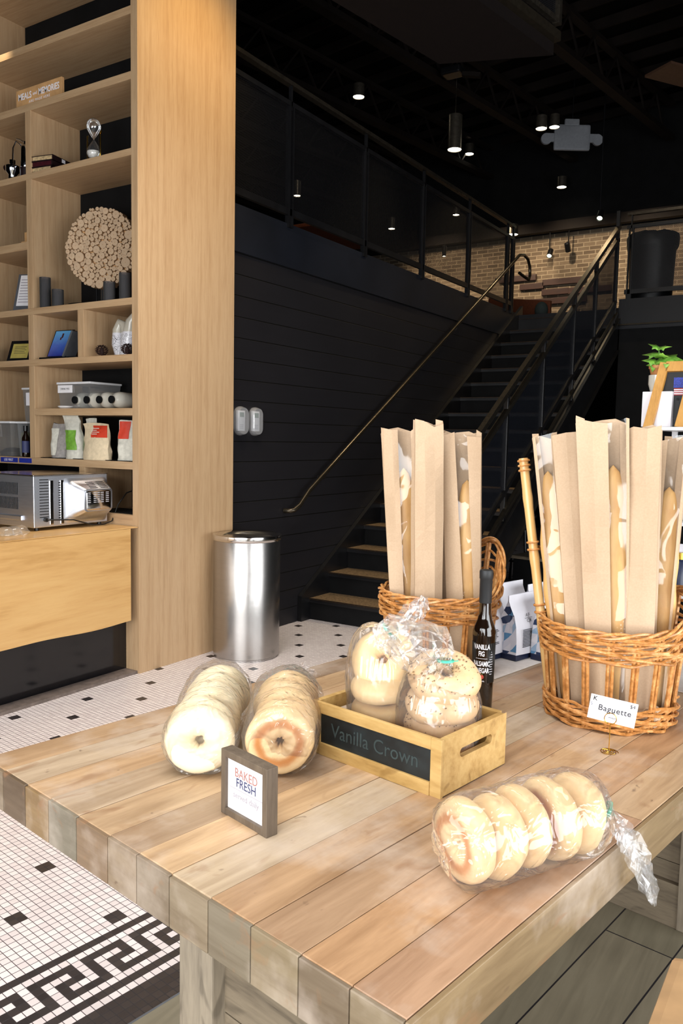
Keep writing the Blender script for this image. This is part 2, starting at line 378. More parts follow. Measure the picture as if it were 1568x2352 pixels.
# dots
ca=t.math('ROUND',t.math('DIVIDE',a,8)); cb=t.math('ROUND',t.math('DIVIDE',b,8))
da=t.math('ABSOLUTE',t.math('SUBTRACT',a,t.math('MULTIPLY',ca,8))); db=t.math('ABSOLUTE',t.math('SUBTRACT',b,t.math('MULTIPLY',cb,8)))
ev=t.math('LESS_THAN',t.math('PINGPONG',t.math('ADD',ca,cb),1),.5)
dot=t.math('MULTIPLY',t.math('LESS_THAN',t.math('MAXIMUM',da,db),1.0),ev); dot=t.math('MULTIPLY',dot,t.math('LESS_THAN',b,90))
# key border rows 92..96, period 6
k=t.math('FLOORED_MODULO',t.math('ADD',fa,127.0),6.0)
masks=[31,17,29,5,61]; acc=None
for i,mk in enumerate(masks):
    x=t.math('MULTIPLY',t.math('COMPARE',fb,92.0+i,.1),float(mk)); acc=x if acc is None else t.math('ADD',acc,x)
bit=t.math('GREATER_THAN',t.math('FLOORED_MODULO',t.math('FLOOR',t.math('DIVIDE',acc,t.math('POWER',2.0,k))),2.0),.5)
lin=t.math('ADD',t.math('COMPARE',fb,90.0,.1),t.math('COMPARE',fb,98.0,.1)); blk=t.math('GREATER_THAN',b,100.0)
black=t.math('MINIMUM',t.math('ADD',t.math('ADD',dot,bit),t.math('ADD',lin,blk)),1.0)
nz=t.noise(t.coord('World'),40,2); nt=t.node('ShaderNodeTexWhiteNoise'); nt.noise_dimensions='2D'; cmb=t.node('ShaderNodeCombineXYZ'); t.link(fa,cmb.inputs[0]); t.link(fb,cmb.inputs[1]); t.link(cmb.outputs[0],nt.inputs['Vector'])
wt=t.mix(nt.outputs[0],srgb('d3c8c6'),srgb('e2d9d6')); bt=t.mix(nt.outputs[0],srgb('2c2829'),srgb('3a3433'))
tile=t.mix(black,wt,bt); gr=t.mix(black,srgb('4c3f40'),srgb('221d1e'))
mos=t.mix(grout,tile,gr)
t.base(mos); t.p(Roughness=t.math('MULTIPLY_ADD',grout,.5,.28)); t.bump(t.math('SUBTRACT',1,grout),.25,.001); M['floor_mosaic']=t.m
t=NT('floor_planks'); pos=t.node('ShaderNodeNewGeometry').outputs['Position']; sp=t.node('ShaderNodeSeparateXYZ'); t.link(pos,sp.inputs[0])
# plank joints fixed by two corners seen beyond the table
dx=t.math('SUBTRACT',sp.outputs[0],-.547); dy=t.math('SUBTRACT',sp.outputs[1],2.6)
a=t.math('ADD',t.math('MULTIPLY',dx,-math.sin(TA)),t.math('MULTIPLY',dy,math.cos(TA)))
b=t.math('ADD',t.math('MULTIPLY',dx,math.cos(TA)),t.math('MULTIPLY',dy,math.sin(TA)))
rb=t.math('DIVIDE',b,.205); fb=t.math('FLOOR',rb); sh=t.math('MULTIPLY',t.math('FLOORED_MODULO',fb,3.0),.41)
ra=t.math('DIVIDE',t.math('ADD',t.math('ADD',a,.14),sh),1.2); fa=t.math('FLOOR',ra)
g=t.math('MAXIMUM',t.math('GREATER_THAN',t.math('ABSOLUTE',t.math('SUBTRACT',t.math('SUBTRACT',rb,fb),.5)),.488),t.math('GREATER_THAN',t.math('ABSOLUTE',t.math('SUBTRACT',t.math('SUBTRACT',ra,fa),.5)),.498))
n1=t.noise(t.coord('World',scale=(22,1.6,1),rot=(0,0,R_(8.9))),1.5,6,.6,.5); n2=t.noise(t.coord('World'),3,4)
cmb=t.node('ShaderNodeCombineXYZ'); t.link(fa,cmb.inputs[0]); t.link(fb,cmb.inputs[1]); nt=t.node('ShaderNodeTexWhiteNoise'); nt.noise_dimensions='2D'; t.link(cmb.outputs[0],nt.inputs['Vector'])
c=t.ramp(t.math('ADD',t.math('MULTIPLY',n1,.6),t.math('MULTIPLY',n2,.4)),[(.3,srgb('736a58')),(.5,srgb('857b67')),(.7,srgb('938974'))])
c=t.mix(nt.outputs[0],c,t.mix(1,c,(.78,.8,.78,1),'MULTIPLY')); c=t.mix(g,c,srgb('1c1a1f')); t.base(c); t.p(Roughness=.5); t.bump(n1,.15); M['floor_planks']=t.m
# ---------------------------------------------------------------- setting
def tf(a,b): return (OX-math.sin(TA)*a*TP+math.cos(TA)*b*TP, OY+math.cos(TA)*a*TP+math.sin(TA)*b*TP)
def quadz(m,pts,z,x=None): m.add([(p[0],p[1],z) for p in pts],[tuple(range(len(pts)))])
b0=104.1
m=MB(); quadz(m,[tf(-420,-330),tf(-420,b0),tf(420,b0),tf(420,-330)],0); struct(m.build('floor','floor_mosaic'))
m=MB(); quadz(m,[tf(-420,b0),tf(-420,330),tf(420,330),tf(420,b0)],0); struct(m.build('floor','floor_planks'))
m=MB(); m.bar((*tf(-420,b0),.001),(*tf(420,b0),.001),.004,.003); struct(m.build('trim_1','grey_plastic'))
# black boarded wall and mezzanine slab
m=MB(); m.box(-3.95,-3.80,4.43,10.02,0,2.80); struct(m.build('wall_left','wall_boards'))
m=MB(); m.box(-3.97,-3.785,4.43,10.02,2.80,3.075); m.box(-3.97,-3.80,4.43,10.02,3.075,3.13); struct(m.build('trim_2','band_paint'))
m=MB(); m.box(-12,-3.97,4.43,10.02,2.85,3.10); m.box(-12,-2.55,10.02,16.0,2.85,3.10); m.box(-2.55,6.2,9.98,16,2.85,3.10); struct(m.build('floor_mezzanine','black_paint'))
m=MB(); m.box(-2.50,6.2,9.92,9.98,2.90,3.19); struct(m.build('trim_3','black_paint'))
m=MB(); m.box(-2.50,6.2,9.90,9.96,2.885,2.90); struct(m.build('trim_4','brass_rail'))
m=MB(); m.box(-2.50,6.2,10.0,10.12,0,2.88); struct(m.build('wall_under_landing','matte_black'))
m=MB(); m.box(-12,6.2,13.8,14.0,2.85,5.02); struct(m.build('wall_back','bricks'))
m=MB(); m.box(-12,6.2,13.78,14.0,5.02,6.9); m.box(-12,6.2,13.8,14,0,2.85); struct(m.build('wall_back','matte_black'))
m=MB(); m.box(-12,6.2,13.5,13.62,5.0,5.16); struct(m.build('trim_5','beam_paint'))
m=MB(); m.box(-12.2,-12,-5,14,0,6.9); struct(m.build('wall_far_left','matte_black'))
m=MB(); m.box(6.2,6.4,-5,14,0,.45); m.box(6.2,6.4,-5,14,3.6,6.9); m.box(6.2,6.4,4.6,14,.45,3.6); struct(m.build('wall_right','matte_black'))
m=MB(); m.box(-12,6.2,-5.2,-5,0,.4); m.box(-12,6.2,-5.2,-5,3.6,6.9); m.box(-12,-4.6,-5.2,-5,.4,3.6); struct(m.build('wall_front','matte_black'))
m=MB(); m.box(-12,6.4,-5.2,14,6.9,7.0); struct(m.build('ceiling','ceiling_black'))
# ceiling beams and joists run with the tile grid
TY=Vector((-math.sin(TA),math.cos(TA),0)); TX=Vector((math.cos(TA),math.sin(TA),0)); T0=Vector((-3.4,9,0))
n_=10
for i in range(-5,7):
    c0=T0+TX*(i*1.55)
    m=MB()
    m.bar(c0-TY*12+Vector((0,0,6.12)),c0+TY*4.4+Vector((0,0,6.12)),.13,.07)
    m.bar(c0-TY*12+Vector((0,0,6.60)),c0+TY*4.4+Vector((0,0,6.60)),.11,.05)
    s=-12
    while s<4:
        m.bar(c0+TY*s+Vector((0,0,6.14)),c0+TY*(s+.35)+Vector((0,0,6.58)),.025,.025); m.bar(c0+TY*(s+.35)+Vector((0,0,6.58)),c0+TY*(s+.7)+Vector((0,0,6.14)),.025,.025); s+=.7
    struct(m.build('trim_%d'%n_,'beam_paint')); n_+=1
m=MB()
for j in range(-22,9):
    c0=T0+TY*(j*.55); m.bar(c0-TX*9+Vector((0,0,6.70)),c0+TX*9+Vector((0,0,6.70)),.04,.12)
struct(m.build('trim_30','beam_paint'))
# dropped soffit with a guard along its right side, over the table
A=[(-1.69+.0,1.6),(-1.64,2.3)]
SD=Vector((.105,.58,0)).normalized(); S0=Vector((-2.177,4.378,3.65)); S1=Vector((-1.583,4.60,3.65))
m=MB()
a,b=S0,S1; c,d=S1-SD*6,S0-SD*6
m.add([a,b,c,d]+[p+Vector((0,0,.3)) for p in (a,b,c,d)],[(0,1,2,3),(7,6,5,4),(0,4,5,1),(1,5,6,2),(2,6,7,3),(3,7,4,0)]); struct(m.build('ceiling_soffit','soffit_paint'))
# grey strip and black plinth under the counter
m=MB(); m.box(-3.86,-3.745,-1,3.53,0,.018); struct(m.build('baseboard_counter','grey_trim'))
# ---------------------------------------------------------------- bookcase
YF,YB=3.533,3.935
bc=thing('bookcase','tall built-in oak bookcase with open cubbies and a broad plain side panel','bookcase',(-3.73,3.533,0))
def bp(name,mat,x0,x1,y0,y1,z0,z1,**k):
    m=MB(); m.box(x0+3.73,x1+3.73,y0-3.533,y1-3.533,z0,z1,bev=.0015); return m.build(name,mat,bc,**k)
bp('side_panel','oak_vertical',-3.785,-3.73,3.533,4.425,0,5.3)
for z0,z1,x0 in ((4.42,4.465,-5.6),(3.97,4.015,-5.6),(3.60,3.645,-5.6),(3.165,3.205,-5.6),(2.287,2.329,-5.6),(1.948,1.99,-5.6),(1.617,1.662,-4.72),(1.283,1.33,-5.6)):
    bp('shelf','oak_horizontal',x0,-3.785,YF,YB,z0,z1)
bp('shelf','oak_horizontal',-5.6,-4.775,YF,YB,2.716,2.768)
bp('base','oak_horizontal',-5.3,-3.785,YF,YB,.93,1.0)
bp('base_post','oak_vertical',-3.85,-3.785,YF,YB,0,.93)
for z0,z1 in ((1.33,1.948),(1.99,2.287),(2.329,3.165),(3.205,3.60)): bp('divider','oak_vertical',-4.775,-4.72,YF,YB,z0,z1)
bp('divider','oak_vertical',-4.278,-4.222,YF,YB,1.99,2.287); bp('divider','oak_vertical',-4.278,-4.222,YF,YB,1.0,1.283)
for z0,z1 in ((1.33,1.948),(1.99,2.287),(2.329,2.716),(2.768,3.165),(3.205,3.60),(3.645,3.97),(4.015,4.42)): bp('divider','oak_vertical',-5.36,-5.30,YF,YB,z0,z1)
bp('back_panel','matte_black',-5.6,-3.785,YB,YB+.02,0,5.2)
# ---------------------------------------------------------------- counter
ct=thing('service_counter','honey-coloured wooden counter with a thick slab front and live lower edge','counter',(-3.73,3.47,0))
m=MB(); n=60; vs=[]; 
for i in range(n+1):
    y=-4.6+4.595*i/n; zb=.350+.005*math.sin(y*3.1)+.005*math.sin(y*9+1)-.010*y
    vs+=[(0,y,.925),(0,y,zb),(-.05,y,zb+.004),(-.05,y,.925)]
fs=[]
for i in range(n):
    for k in range(4): fs.append((4*i+k,4*i+4+k,4*i+4+(k+1)%4,4*i+(k+1)%4))
fs+= [(0,1,2,3),(4*n+3,4*n+2,4*n+1,4*n)]
m.add(vs,fs); m.build('front_slab','honey_wood',ct)
m=MB(); m.box(-.95,-.001,-4.6,.055,.926,.932,bev=.001); m.box(-.95,-.055,-4.6,0,.88,.926); m.build('countertop','honey_wood',ct)
m=MB(); m.box(-.16,-.12,-4.6,.06,0,.40); m.build('plinth','gloss_black',ct)
# ---------------------------------------------------------------- staircase
RISE,GO=.1795,.2862; Y0=5.44; NS=17
st=thing('staircase','straight black steel staircase rising to the mezzanine along the boarded wall','staircase',(-3.15,5.44,0))
def L(x,y,z): return (x+3.15,y-5.44,z)
for i in range(1,NS+1):
    y=Y0+(i-1)*GO; z=RISE*i
    m=MB(); m.box(-3.76+3.15,-2.53+3.15,y-5.44,y-5.44+GO+.03,z-.006,z,bev=.001); tr=m.build('tread','tread_top',st)
    m=MB(); m.box(-3.76+3.15,-2.53+3.15,y+.001-5.44,y-5.44+GO+.03,z-.035,z-.0065); m.build('tread_pan','black_steel',tr)
    m=MB(); m.box(-3.76+3.15,-2.53+3.15,y+.02-5.44,y+.035-5.44,z-RISE,z-.035); m.build('riser','matte_black',st)
    m=MB(); m.box(-3.76+3.15,-2.53+3.15,y-.006-5.44,y-5.44+.004,z-.009,z+.002,bev=.001); m.build('nosing','nosing_metal',tr)
def zn(y): return .18+(y-Y0)*RISE/GO
def strg(x0,x1,off0,off1,ya,yb):
    m=MB(); pts=[]
    for y in (ya,yb): pts.append((y,max(0,zn(y)+off1)))
    lo=[(y,max(0,zn(y)+off0)) for y in (yb,ya)]
    ycross=Y0+( -off0-.18)*GO/RISE
    poly=[pts[0],pts[1],lo[0]]+([(ycross,0)] if ya<ycross<yb else [])+[lo[1]]
    n=len(poly); vs=[L(x0,y,z) for y,z in poly]+[L(x1,y,z) for y,z in poly]
    m.add(vs,[tuple(range(n)),tuple(range(2*n-1,n-1,-1))]+[(i,(i+1)%n,n+(i+1)%n,n+i) for i in range(n)]); return m
strg(-3.798,-3.76,-.33,.10,5.33,10.15).build('stringer','black_steel',st)
strg(-2.53,-2.50,-.40,-.02,5.75,9.95).build('stringer','black_steel',st)
m=MB(); 
for off in (-.40,-.03): 
    a=Vector(L(-2.495,6.1,zn(6.1)+off)); b=Vector(L(-2.495,9.93,zn(9.93)+off)); m.bar(a,b,.05,.012)
m.build('stringer_flange','black_steel',st)
# wall handrail
hr=thing('wall_handrail','slim steel handrail fixed to the black boarded wall left of the stairs','handrail',(-3.72,5.2,.93))
def Hq(x,y,z): return (x+3.72,y-5.2,z-.93)
hz=lambda y:.985+(y-5.2)*.607
m=MB(); pts=[Hq(-3.79,5.12,.925),Hq(-3.745,5.12,.925),Hq(-3.72,5.15,.93),Hq(-3.715,5.22,.965)]+[Hq(-3.715,y,hz(y)) for y in (5.35,6,7,8,9,9.85)]
zt=hz(9.85)
pts+=[Hq(-3.715,10.0,zt+.03),Hq(-3.715,10.14,zt+.01),Hq(-3.715,10.22,zt-.07),Hq(-3.715,10.24,zt-.18),Hq(-3.715,10.2,zt-.24),Hq(-3.73,10.05,zt-.22),Hq(-3.74,9.92,zt-.2)]
m.tube(pts,.019,10); m.build('rail','brass_rail',hr)
for y in (5.6,6.85,8.1,9.3):
    m=MB(); m.tube([Hq(-3.80,y,hz(y)-.06),Hq(-3.74,y,hz(y)-.06),Hq(-3.715,y,hz(y)-.015)],.008,6); m.lathe([(.025,0),(.025,.008)],12,Matrix.Translation(Hq(-3.795,y,hz(y)-.06))@Matrix.Rotation(R_(90),4,'Y')); m.build('bracket','black_steel',hr)
# right guard of the stair
sg=thing('stair_guard','black steel guard with mesh panels along the open side of the stairs','railing',(-2.5,6.0,0.5))
def G(x,y,z): return Vector((x+2.5,y-6,z-.5))
m=MB(); m.bar(G(-2.52,5.55,zn(5.55)+1.06),G(-2.52,9.86,zn(9.86)+1.06),.045,.045); m.build('handrail','worn_rail',sg)
m=MB(); m.bar(G(-2.52,5.6,zn(5.6)+.90),G(-2.52,9.84,zn(9.84)+.92),.04,.04); m.build('top_bar','worn_rail',sg)
m=MB(); m.bar(G(-2.52,5.6,zn(5.6)+.22),G(-2.52,9.84,zn(9.84)+.22),.035,.04); m.build('bottom_bar','black_steel',sg)
m=MB(); m.bar(G(-2.50,5.9,zn(5.9)+.07),G(-2.50,9.84,zn(9.84)+.07),.03,.035); m.build('lower_bar','worn_rail',sg)
py=[5.62,6.52,7.40,8.28,9.01,9.82]
for y in py:
    z1=zn(y)+(1.04 if y<9.5 else 1.25)
    m=MB(); m.box(-.045,-.005,y-6-.02,y-6+.02,max(.02,zn(y)-.35)-.5,z1-.5,bev=.003); m.build('post','black_steel',sg)
for a,b in zip(py[:-1],py[1:]):
    m=MB(); m.add([G(-2.52,a+.02,zn(a)+.24),G(-2.52,b-.02,zn(b)+.24),G(-2.52,b-.02,zn(b)+.90),G(-2.52,a+.02,zn(a)+.90)],[(0,1,2,3)]); m.build('mesh_panel','stair_mesh',sg,thick=.002)
# ---------------------------------------------------------------- mezzanine guard along the wall
def guard(name,label,P0,P1,posts,z0,ztop,zmesh,zb,mat='worn_rail'):
    g=thing(name,label,'railing',P0)
    P0=Vector(P0);P1=Vector(P1);d=(P1-P0);Ln=d.length;d.normalize()
    q=lambda s,z:d*s+Vector((0,0,z-P0.z))
    m=MB(); m.bar(q(0,ztop),q(Ln,ztop),.05,.03); m.build('top_rail',mat,g)
    m=MB(); m.bar(q(0,zmesh),q(Ln,zmesh),.03,.035); m.bar(q(0,zb),q(Ln,zb),.03,.05); m.build('mesh_frame','black_steel',g)
    for s in posts:
        m=MB(); m.bar(q(s-.022,z0),q(s-.022,zmesh),.04,.012,up=(d.x,d.y,0)); m.bar(q(s+.022,z0),q(s+.022,zmesh),.04,.012,up=(d.x,d.y,0)); m.bar(q(s,zmesh-.05),q(s,ztop),.03,.012,up=(d.x,d.y,0)); m.bar(q(s,z0),q(s,zb+.03),.03,.03,up=(d.x,d.y,0)); m.build('post','black_steel',g)
    e=[0]+list(posts)+[Ln]
    for a,b in zip(e[:-1],e[1:]):
        if b-a<.1: continue
        m=MB(); m.add([q(a,zb),q(b,zb),q(b,zmesh),q(a,zmesh)],[(0,1,2,3)]); m.build('mesh_panel','expanded_mesh',g,thick=.002)
    return g
guard('mezzanine_guard','long black mesh guard with steel posts on the mezzanine edge over the boarded wall',(-3.8,4.44,3.1),(-3.8,9.86,3.1),[.71,1.821,2.939,4.057,5.21,5.39],3.1,4.155,4.01,3.215)
guard('landing_guard','black mesh guard on the landing edge right of the stair top, before the black bin','railing' and (-2.45,9.94,3.1),(4.5,9.94,3.1),[.05,1.3,2.6,3.9,5.2],3.1,4.155,4.01,3.27)
gg=thing('hanging_guard','black mesh guard with a bronze bottom rail on the overhead soffit, top right','railing',tuple(S1))
m=MB(); m.bar(Vector((.02,0,.09)),Vector((.02,0,.09))-SD*6,.04,.05); m.build('bottom_rail','brass_rail',gg)
m=MB(); m.bar(Vector((.02,-.0,.17)),Vector((.02,0,.17))-SD*6,.03,.03); m.bar(Vector((.02,-.02,.15)),Vector((.02,-.02,1.3)),.04,.04,up=(1,0,0)); m.build('frame','worn_rail',gg)
m=MB(); m.add([Vector((.02,0,.17)),Vector((.02,0,.17))-SD*6,Vector((.02,0,1.3))-SD*6,Vector((.02,0,1.3))],[(0,1,2,3)]); m.build('mesh_panel','expanded_mesh',gg,thick=.002)
# ---------------------------------------------------------------- table
TROT=R_(-9.7); TBL=(-1.414,.933,0); HT=.86
U=Vector((math.cos(R_(80.3)),math.sin(R_(80.3)),0)); V=Vector((math.sin(R_(80.3)),-math.cos(R_(80.3)),0))
def TW(v,u,z=HT): p=Vector((TBL[0],TBL[1],0))+V*v+U*u; return Vector((p.x,p.y,z))
tb=thing('display_table','heavy reclaimed-wood display table with planked top and end panels','table',TBL,TROT)
r=random.Random(3)
pal=['c0a07c','c4b096','cbab86','bfaa90','cdb08d','b49a7e','cfb08a','c6b398','c2a07c','ba9c7e','c49e78','b29074']
fpal=['7f725f','665746','8b7452','7d786a','84705a','8b7b66','847867','8c806c','7e7666','897c64','746756','827560']
edges=[0,.085,.173,.258,.352,.448,.529,.613,.703,.792,.881,.966,1.046]
m=MB(); mf=MB()
def c3(h,j=0): c=srgb(h); return tuple(max(0,x*(1+j)) for x in c[:3])+(1,)
LU=1.95
for i in range(12):
    v0,v1=edges[i],edges[i+1]; s=0; k=0
    cut=[0]; s=r.uniform(.5,1.5)
    while s<LU-.3: cut.append(s); s+=r.uniform(.7,1.5)
    cut.append(LU)
    for a,b in zip(cut[:-1],cut[1:]):
        dz=r.uniform(-.0012,.0012)
        m.box(v0+.0006,v1-.0006,a+.0006,b-.0006,HT-.08,HT+dz*.6,col=c3(pal[(i+k*5)%12],-.10+r.uniform(-.12,.10)),bev=.0009); k+=1
    mf.box(v0+.0008,v1-.0008,-.006,0.001,HT-.081,HT-.002+r.uniform(-.001,.001),col=c3(fpal[i],r.uniform(-.05,.05)),bev=.0015)
m.build('tabletop','table_boards',tb); mf.build('end_boards','table_frame_boards',tb)
m=MB(); m.box(1.0465,1.054,-.004,LU,HT-.081,HT-.0015,col=c3('8b7758'),bev=.0015); m.build('side_board','table_boards',tb)
m=MB(); m.box(.03,1.02,.03,LU-.03,HT-.1,HT-.08); m.build('underframe','grey_wood_flat',tb)
for u0,u1,sgn in ((.05,.14,0),(1.80,1.88,1)):
    for v0,v1 in (((.562,.644),(1.0-.04,1.04-.0)) if not sgn else ((.06,.15),(.735,.82))):
        m=MB(); m.box(v0,v1,u0,u1,0,HT-.08,bev=.003); m.build('leg','grey_wood',tb)
    v0,v1=(.60,1.0) if not sgn else (.06,.82)
    m=MB()
    for k in range(5):
        z0=.06+k*.14; m.box(v0,v1,u0+.025,u0+.045,z0,z0+.138,bev=.001)
    m.build('end_panel','grey_wood_flat',tb)
    m=MB(); m.box(v0,v1,u0+.005,u1-.005,0.0,.14,bev=.002); m.build('bottom_rail','grey_wood_flat',tb)
# ---------------------------------------------------------------- trash can
tc=thing('trash_can','round brushed stainless steel trash can beside the oak panel','trash can',(-3.49,4.292,0))
RC=.226
m=MB(); m.lathe([(RC-.006,.0),(RC-.006,.012),(RC,.016),(RC,.815),(RC-.002,.82)],96,cap=True); m.build('body','brushed_steel',tc)
m=MB(); m.lathe([(RC,.80),(RC+.008,.806),(RC+.010,.82),(RC+.008,.838),(RC-.004,.842),(RC-.03,.83),(RC-.09,.80),(RC-.10,.78)],96,cap=False); m.build('rim','rim_steel',tc)
m=MB(); m.lathe([(RC-.09,.79),(RC-.09,.35),(0,.35)],48,cap=False); m.build('liner','matte_black',tc)
m=MB(); m.lathe([(RC-.012,0),(RC-.008,.004),(RC-.008,.012)],64,cap=True); m.build('foot_ring','black_plastic',tc)
# ---------------------------------------------------------------- materials of the food
def breadmat(name,top,side,ring,ringamt=.9,brown=.25):
    t=NT(name); tc=t.node('ShaderNodeTexCoord'); sp=t.node('ShaderNodeSeparateXYZ'); t.link(tc.outputs['Object'],sp.inputs[0])
    r=t.math('SQRT',t.math('ADD',t.math('MULTIPLY',sp.outputs[0],sp.outputs[0]),t.math('MULTIPLY',sp.outputs[1],sp.outputs[1])))
    n=t.noise(t.coord('Object'),28,5,.6); n2=t.noise(t.coord('Object'),140,3,.6)
    rr=t.math('ADD',r,t.math('MULTIPLY',t.math('SUBTRACT',n,.5),.016))
    # toasted ring on the flat baked side
    ringf=t.math('MULTIPLY',t.ramp(rr,[(.027,(0,0,0,1)),(.033,(1,1,1,1)),(.041,(1,1,1,1)),(.049,(0,0,0,1))]),t.math('LESS_THAN',sp.outputs[2],-.012))
    zf=t.ramp(t.math('ADD',t.math('MULTIPLY',sp.outputs[2],14),.5),[(.1,(0,0,0,1)),(.8,(1,1,1,1))])
    c=t.mix(zf,srgb(side),srgb(top)); c=t.mix(t.math('MULTIPLY',n,brown),c,srgb(ring)); c=t.mix(t.math('MULTIPLY',n2,.12),c,(1,.97,.88,1))
    c=t.mix(t.math('MULTIPLY',ringf,ringamt),c,srgb(ring)); t.base(c); t.p(Roughness=.42)
    t.b.inputs['Subsurface Weight'].default_value=.12; t.b.inputs['Subsurface Radius'].default_value=(.01,.006,.003); t.b.inputs['Subsurface Scale'].default_value=.6
    t.bump(t.math('ADD',n,t.math('MULTIPLY',n2,.4)),.25,.003); M[name]=t.m
breadmat('bagel_pale','eee3c4','ead9b2','cf9c58',.6,.16)
breadmat('bagel_golden','e6c890','e8cd9c','b87030',.85,.34)
breadmat('bagel_seeded','d6b486','d4ac74','a06a34',.8,.42)
t=NT('crust'); n=t.noise(t.coord('Object',scale=(1,1,.25)),60,5); n2=t.noise(t.coord('Object',scale=(1,1,.5)),14,3)
t.base(t.mix(n2,t.ramp(n,[(.3,srgb('b0702c')),(.7,srgb('d6a45c'))]),srgb('dab478'))); t.p(Roughness=.5); t.bump(n,.4,.003); M['crust']=t.m
t=NT('kraft_paper'); n=t.noise(t.coord('Object',scale=(1,1,.3)),9,4); n2=t.noise(t.coord('Object'),260,2)
t.base(t.ramp(t.math('ADD',t.math('MULTIPLY',n,.7),t.math('MULTIPLY',n2,.3)),[(.3,srgb('a68c70')),(.7,srgb('bba287'))])); t.p(Roughness=.62)
t.b.inputs['Specular IOR Level'].default_value=.25; t.bump(n,.5,.006); M['kraft_paper']=t.m
t=NT('wicker'); n=t.noise(t.coord('Object'),35,4); n2=t.noise(t.coord('Object'),160,2)
t.base(t.ramp(t.math('ADD',t.math('MULTIPLY',n,.7),t.math('MULTIPLY',n2,.3)),[(.3,srgb('80501f')),(.5,srgb('b97d42')),(.7,srgb('dcae74'))])); t.p(Roughness=.35); M['wicker']=t.m
t=NT('bamboo'); n=t.noise(t.coord('Object',scale=(1,1,.1)),30,4); t.base(t.ramp(n,[(.3,srgb('c49453')),(.7,srgb('dfbd83'))])); t.p(Roughness=.3); M['bamboo']=t.m
# ---------------------------------------------------------------- bagels
def bagel_mesh(name,R,a,h,mat,seed,hole=1.0):
    me=bpy.data.meshes.get(name)
    if me: return me
    m=MB(); vs=[];fs=[]; NU,NV=48,20; off=Vector((seed*3.1,seed*1.7,0))
    for i in range(NU):
        th=2*math.pi*i/NU
        for j in range(NV):
            ph=2*math.pi*j/NV
            rr=R+a*math.cos(ph); z=h*math.sin(ph)
            if z<-.72*h: z=-.72*h-(-.72*h-z)*.25
            p=Vector((rr*math.cos(th),rr*math.sin(th),z))
            n=noise.noise(p*22+off)*.0035+noise.noise(p*60+off)*.001
            d=Vector((math.cos(ph)*math.cos(th),math.cos(ph)*math.sin(th),math.sin(ph)))
            if math.cos(ph)<-.5: n+=noise.noise(Vector((th*2.2,seed,ph)))*.004
            vs.append(p+d*n)
    for i in range(NU):
        for j in range(NV):
            fs.append((i*NV+j,((i+1)%NU)*NV+j,((i+1)%NU)*NV+(j+1)%NV,i*NV+(j+1)%NV))
    m.add(vs,fs,None,True); o=m.build(name,mat); me=o.data; me.name=name; bpy.data.objects.remove(o); return me
def bagel(kind,loc,axis,label,group,roll=0,scale=1,flip=False,seed=0,cat='bagel'):
    mat={'plain':'bagel_pale','golden':'bagel_golden','seeded':'bagel_seeded'}[kind]
    me=bagel_mesh('bagel_%s_%d'%(kind,seed%3),.0365,.0275,.0255,mat,seed%3+1)
    o=bpy.data.objects.new('bagel',me); C.objects.link(o)
    ax=Vector(axis).normalized(); q=(ax if not flip else -ax).to_track_quat('Z','Y')
    o.matrix_world=Matrix.Translation(loc)@q.to_matrix().to_4x4()@Matrix.Rotation(roll,4,'Z')@Matrix.Scale(scale,4)
    tag(o,label,cat,group)
    if kind=='seeded':
        m=MB(); r=random.Random(seed+50)
        for k in range(150):
            th=r.uniform(0,6.283); ph=r.uniform(.25,2.6); rr=.0365+.0283*math.cos(ph); z=.0263*math.sin(ph)
            p=Vector((rr*math.cos(th),rr*math.sin(th),z)); s=r.uniform(.0009,.0017)
            m.add([p+Vector((s*1.8*a,s*b,s*c)) for a,b,c in ((1,0,0),(-1,0,0),(0,1,0),(0,-1,0),(0,0,1),(0,0,-1))],[(0,2,4),(2,1,4),(1,3,4),(3,0,4),(2,0,5),(1,2,5),(3,1,5),(0,3,5)])
        so=m.build('seed_topping','seed',o); so['kind']='stuff'
    return o
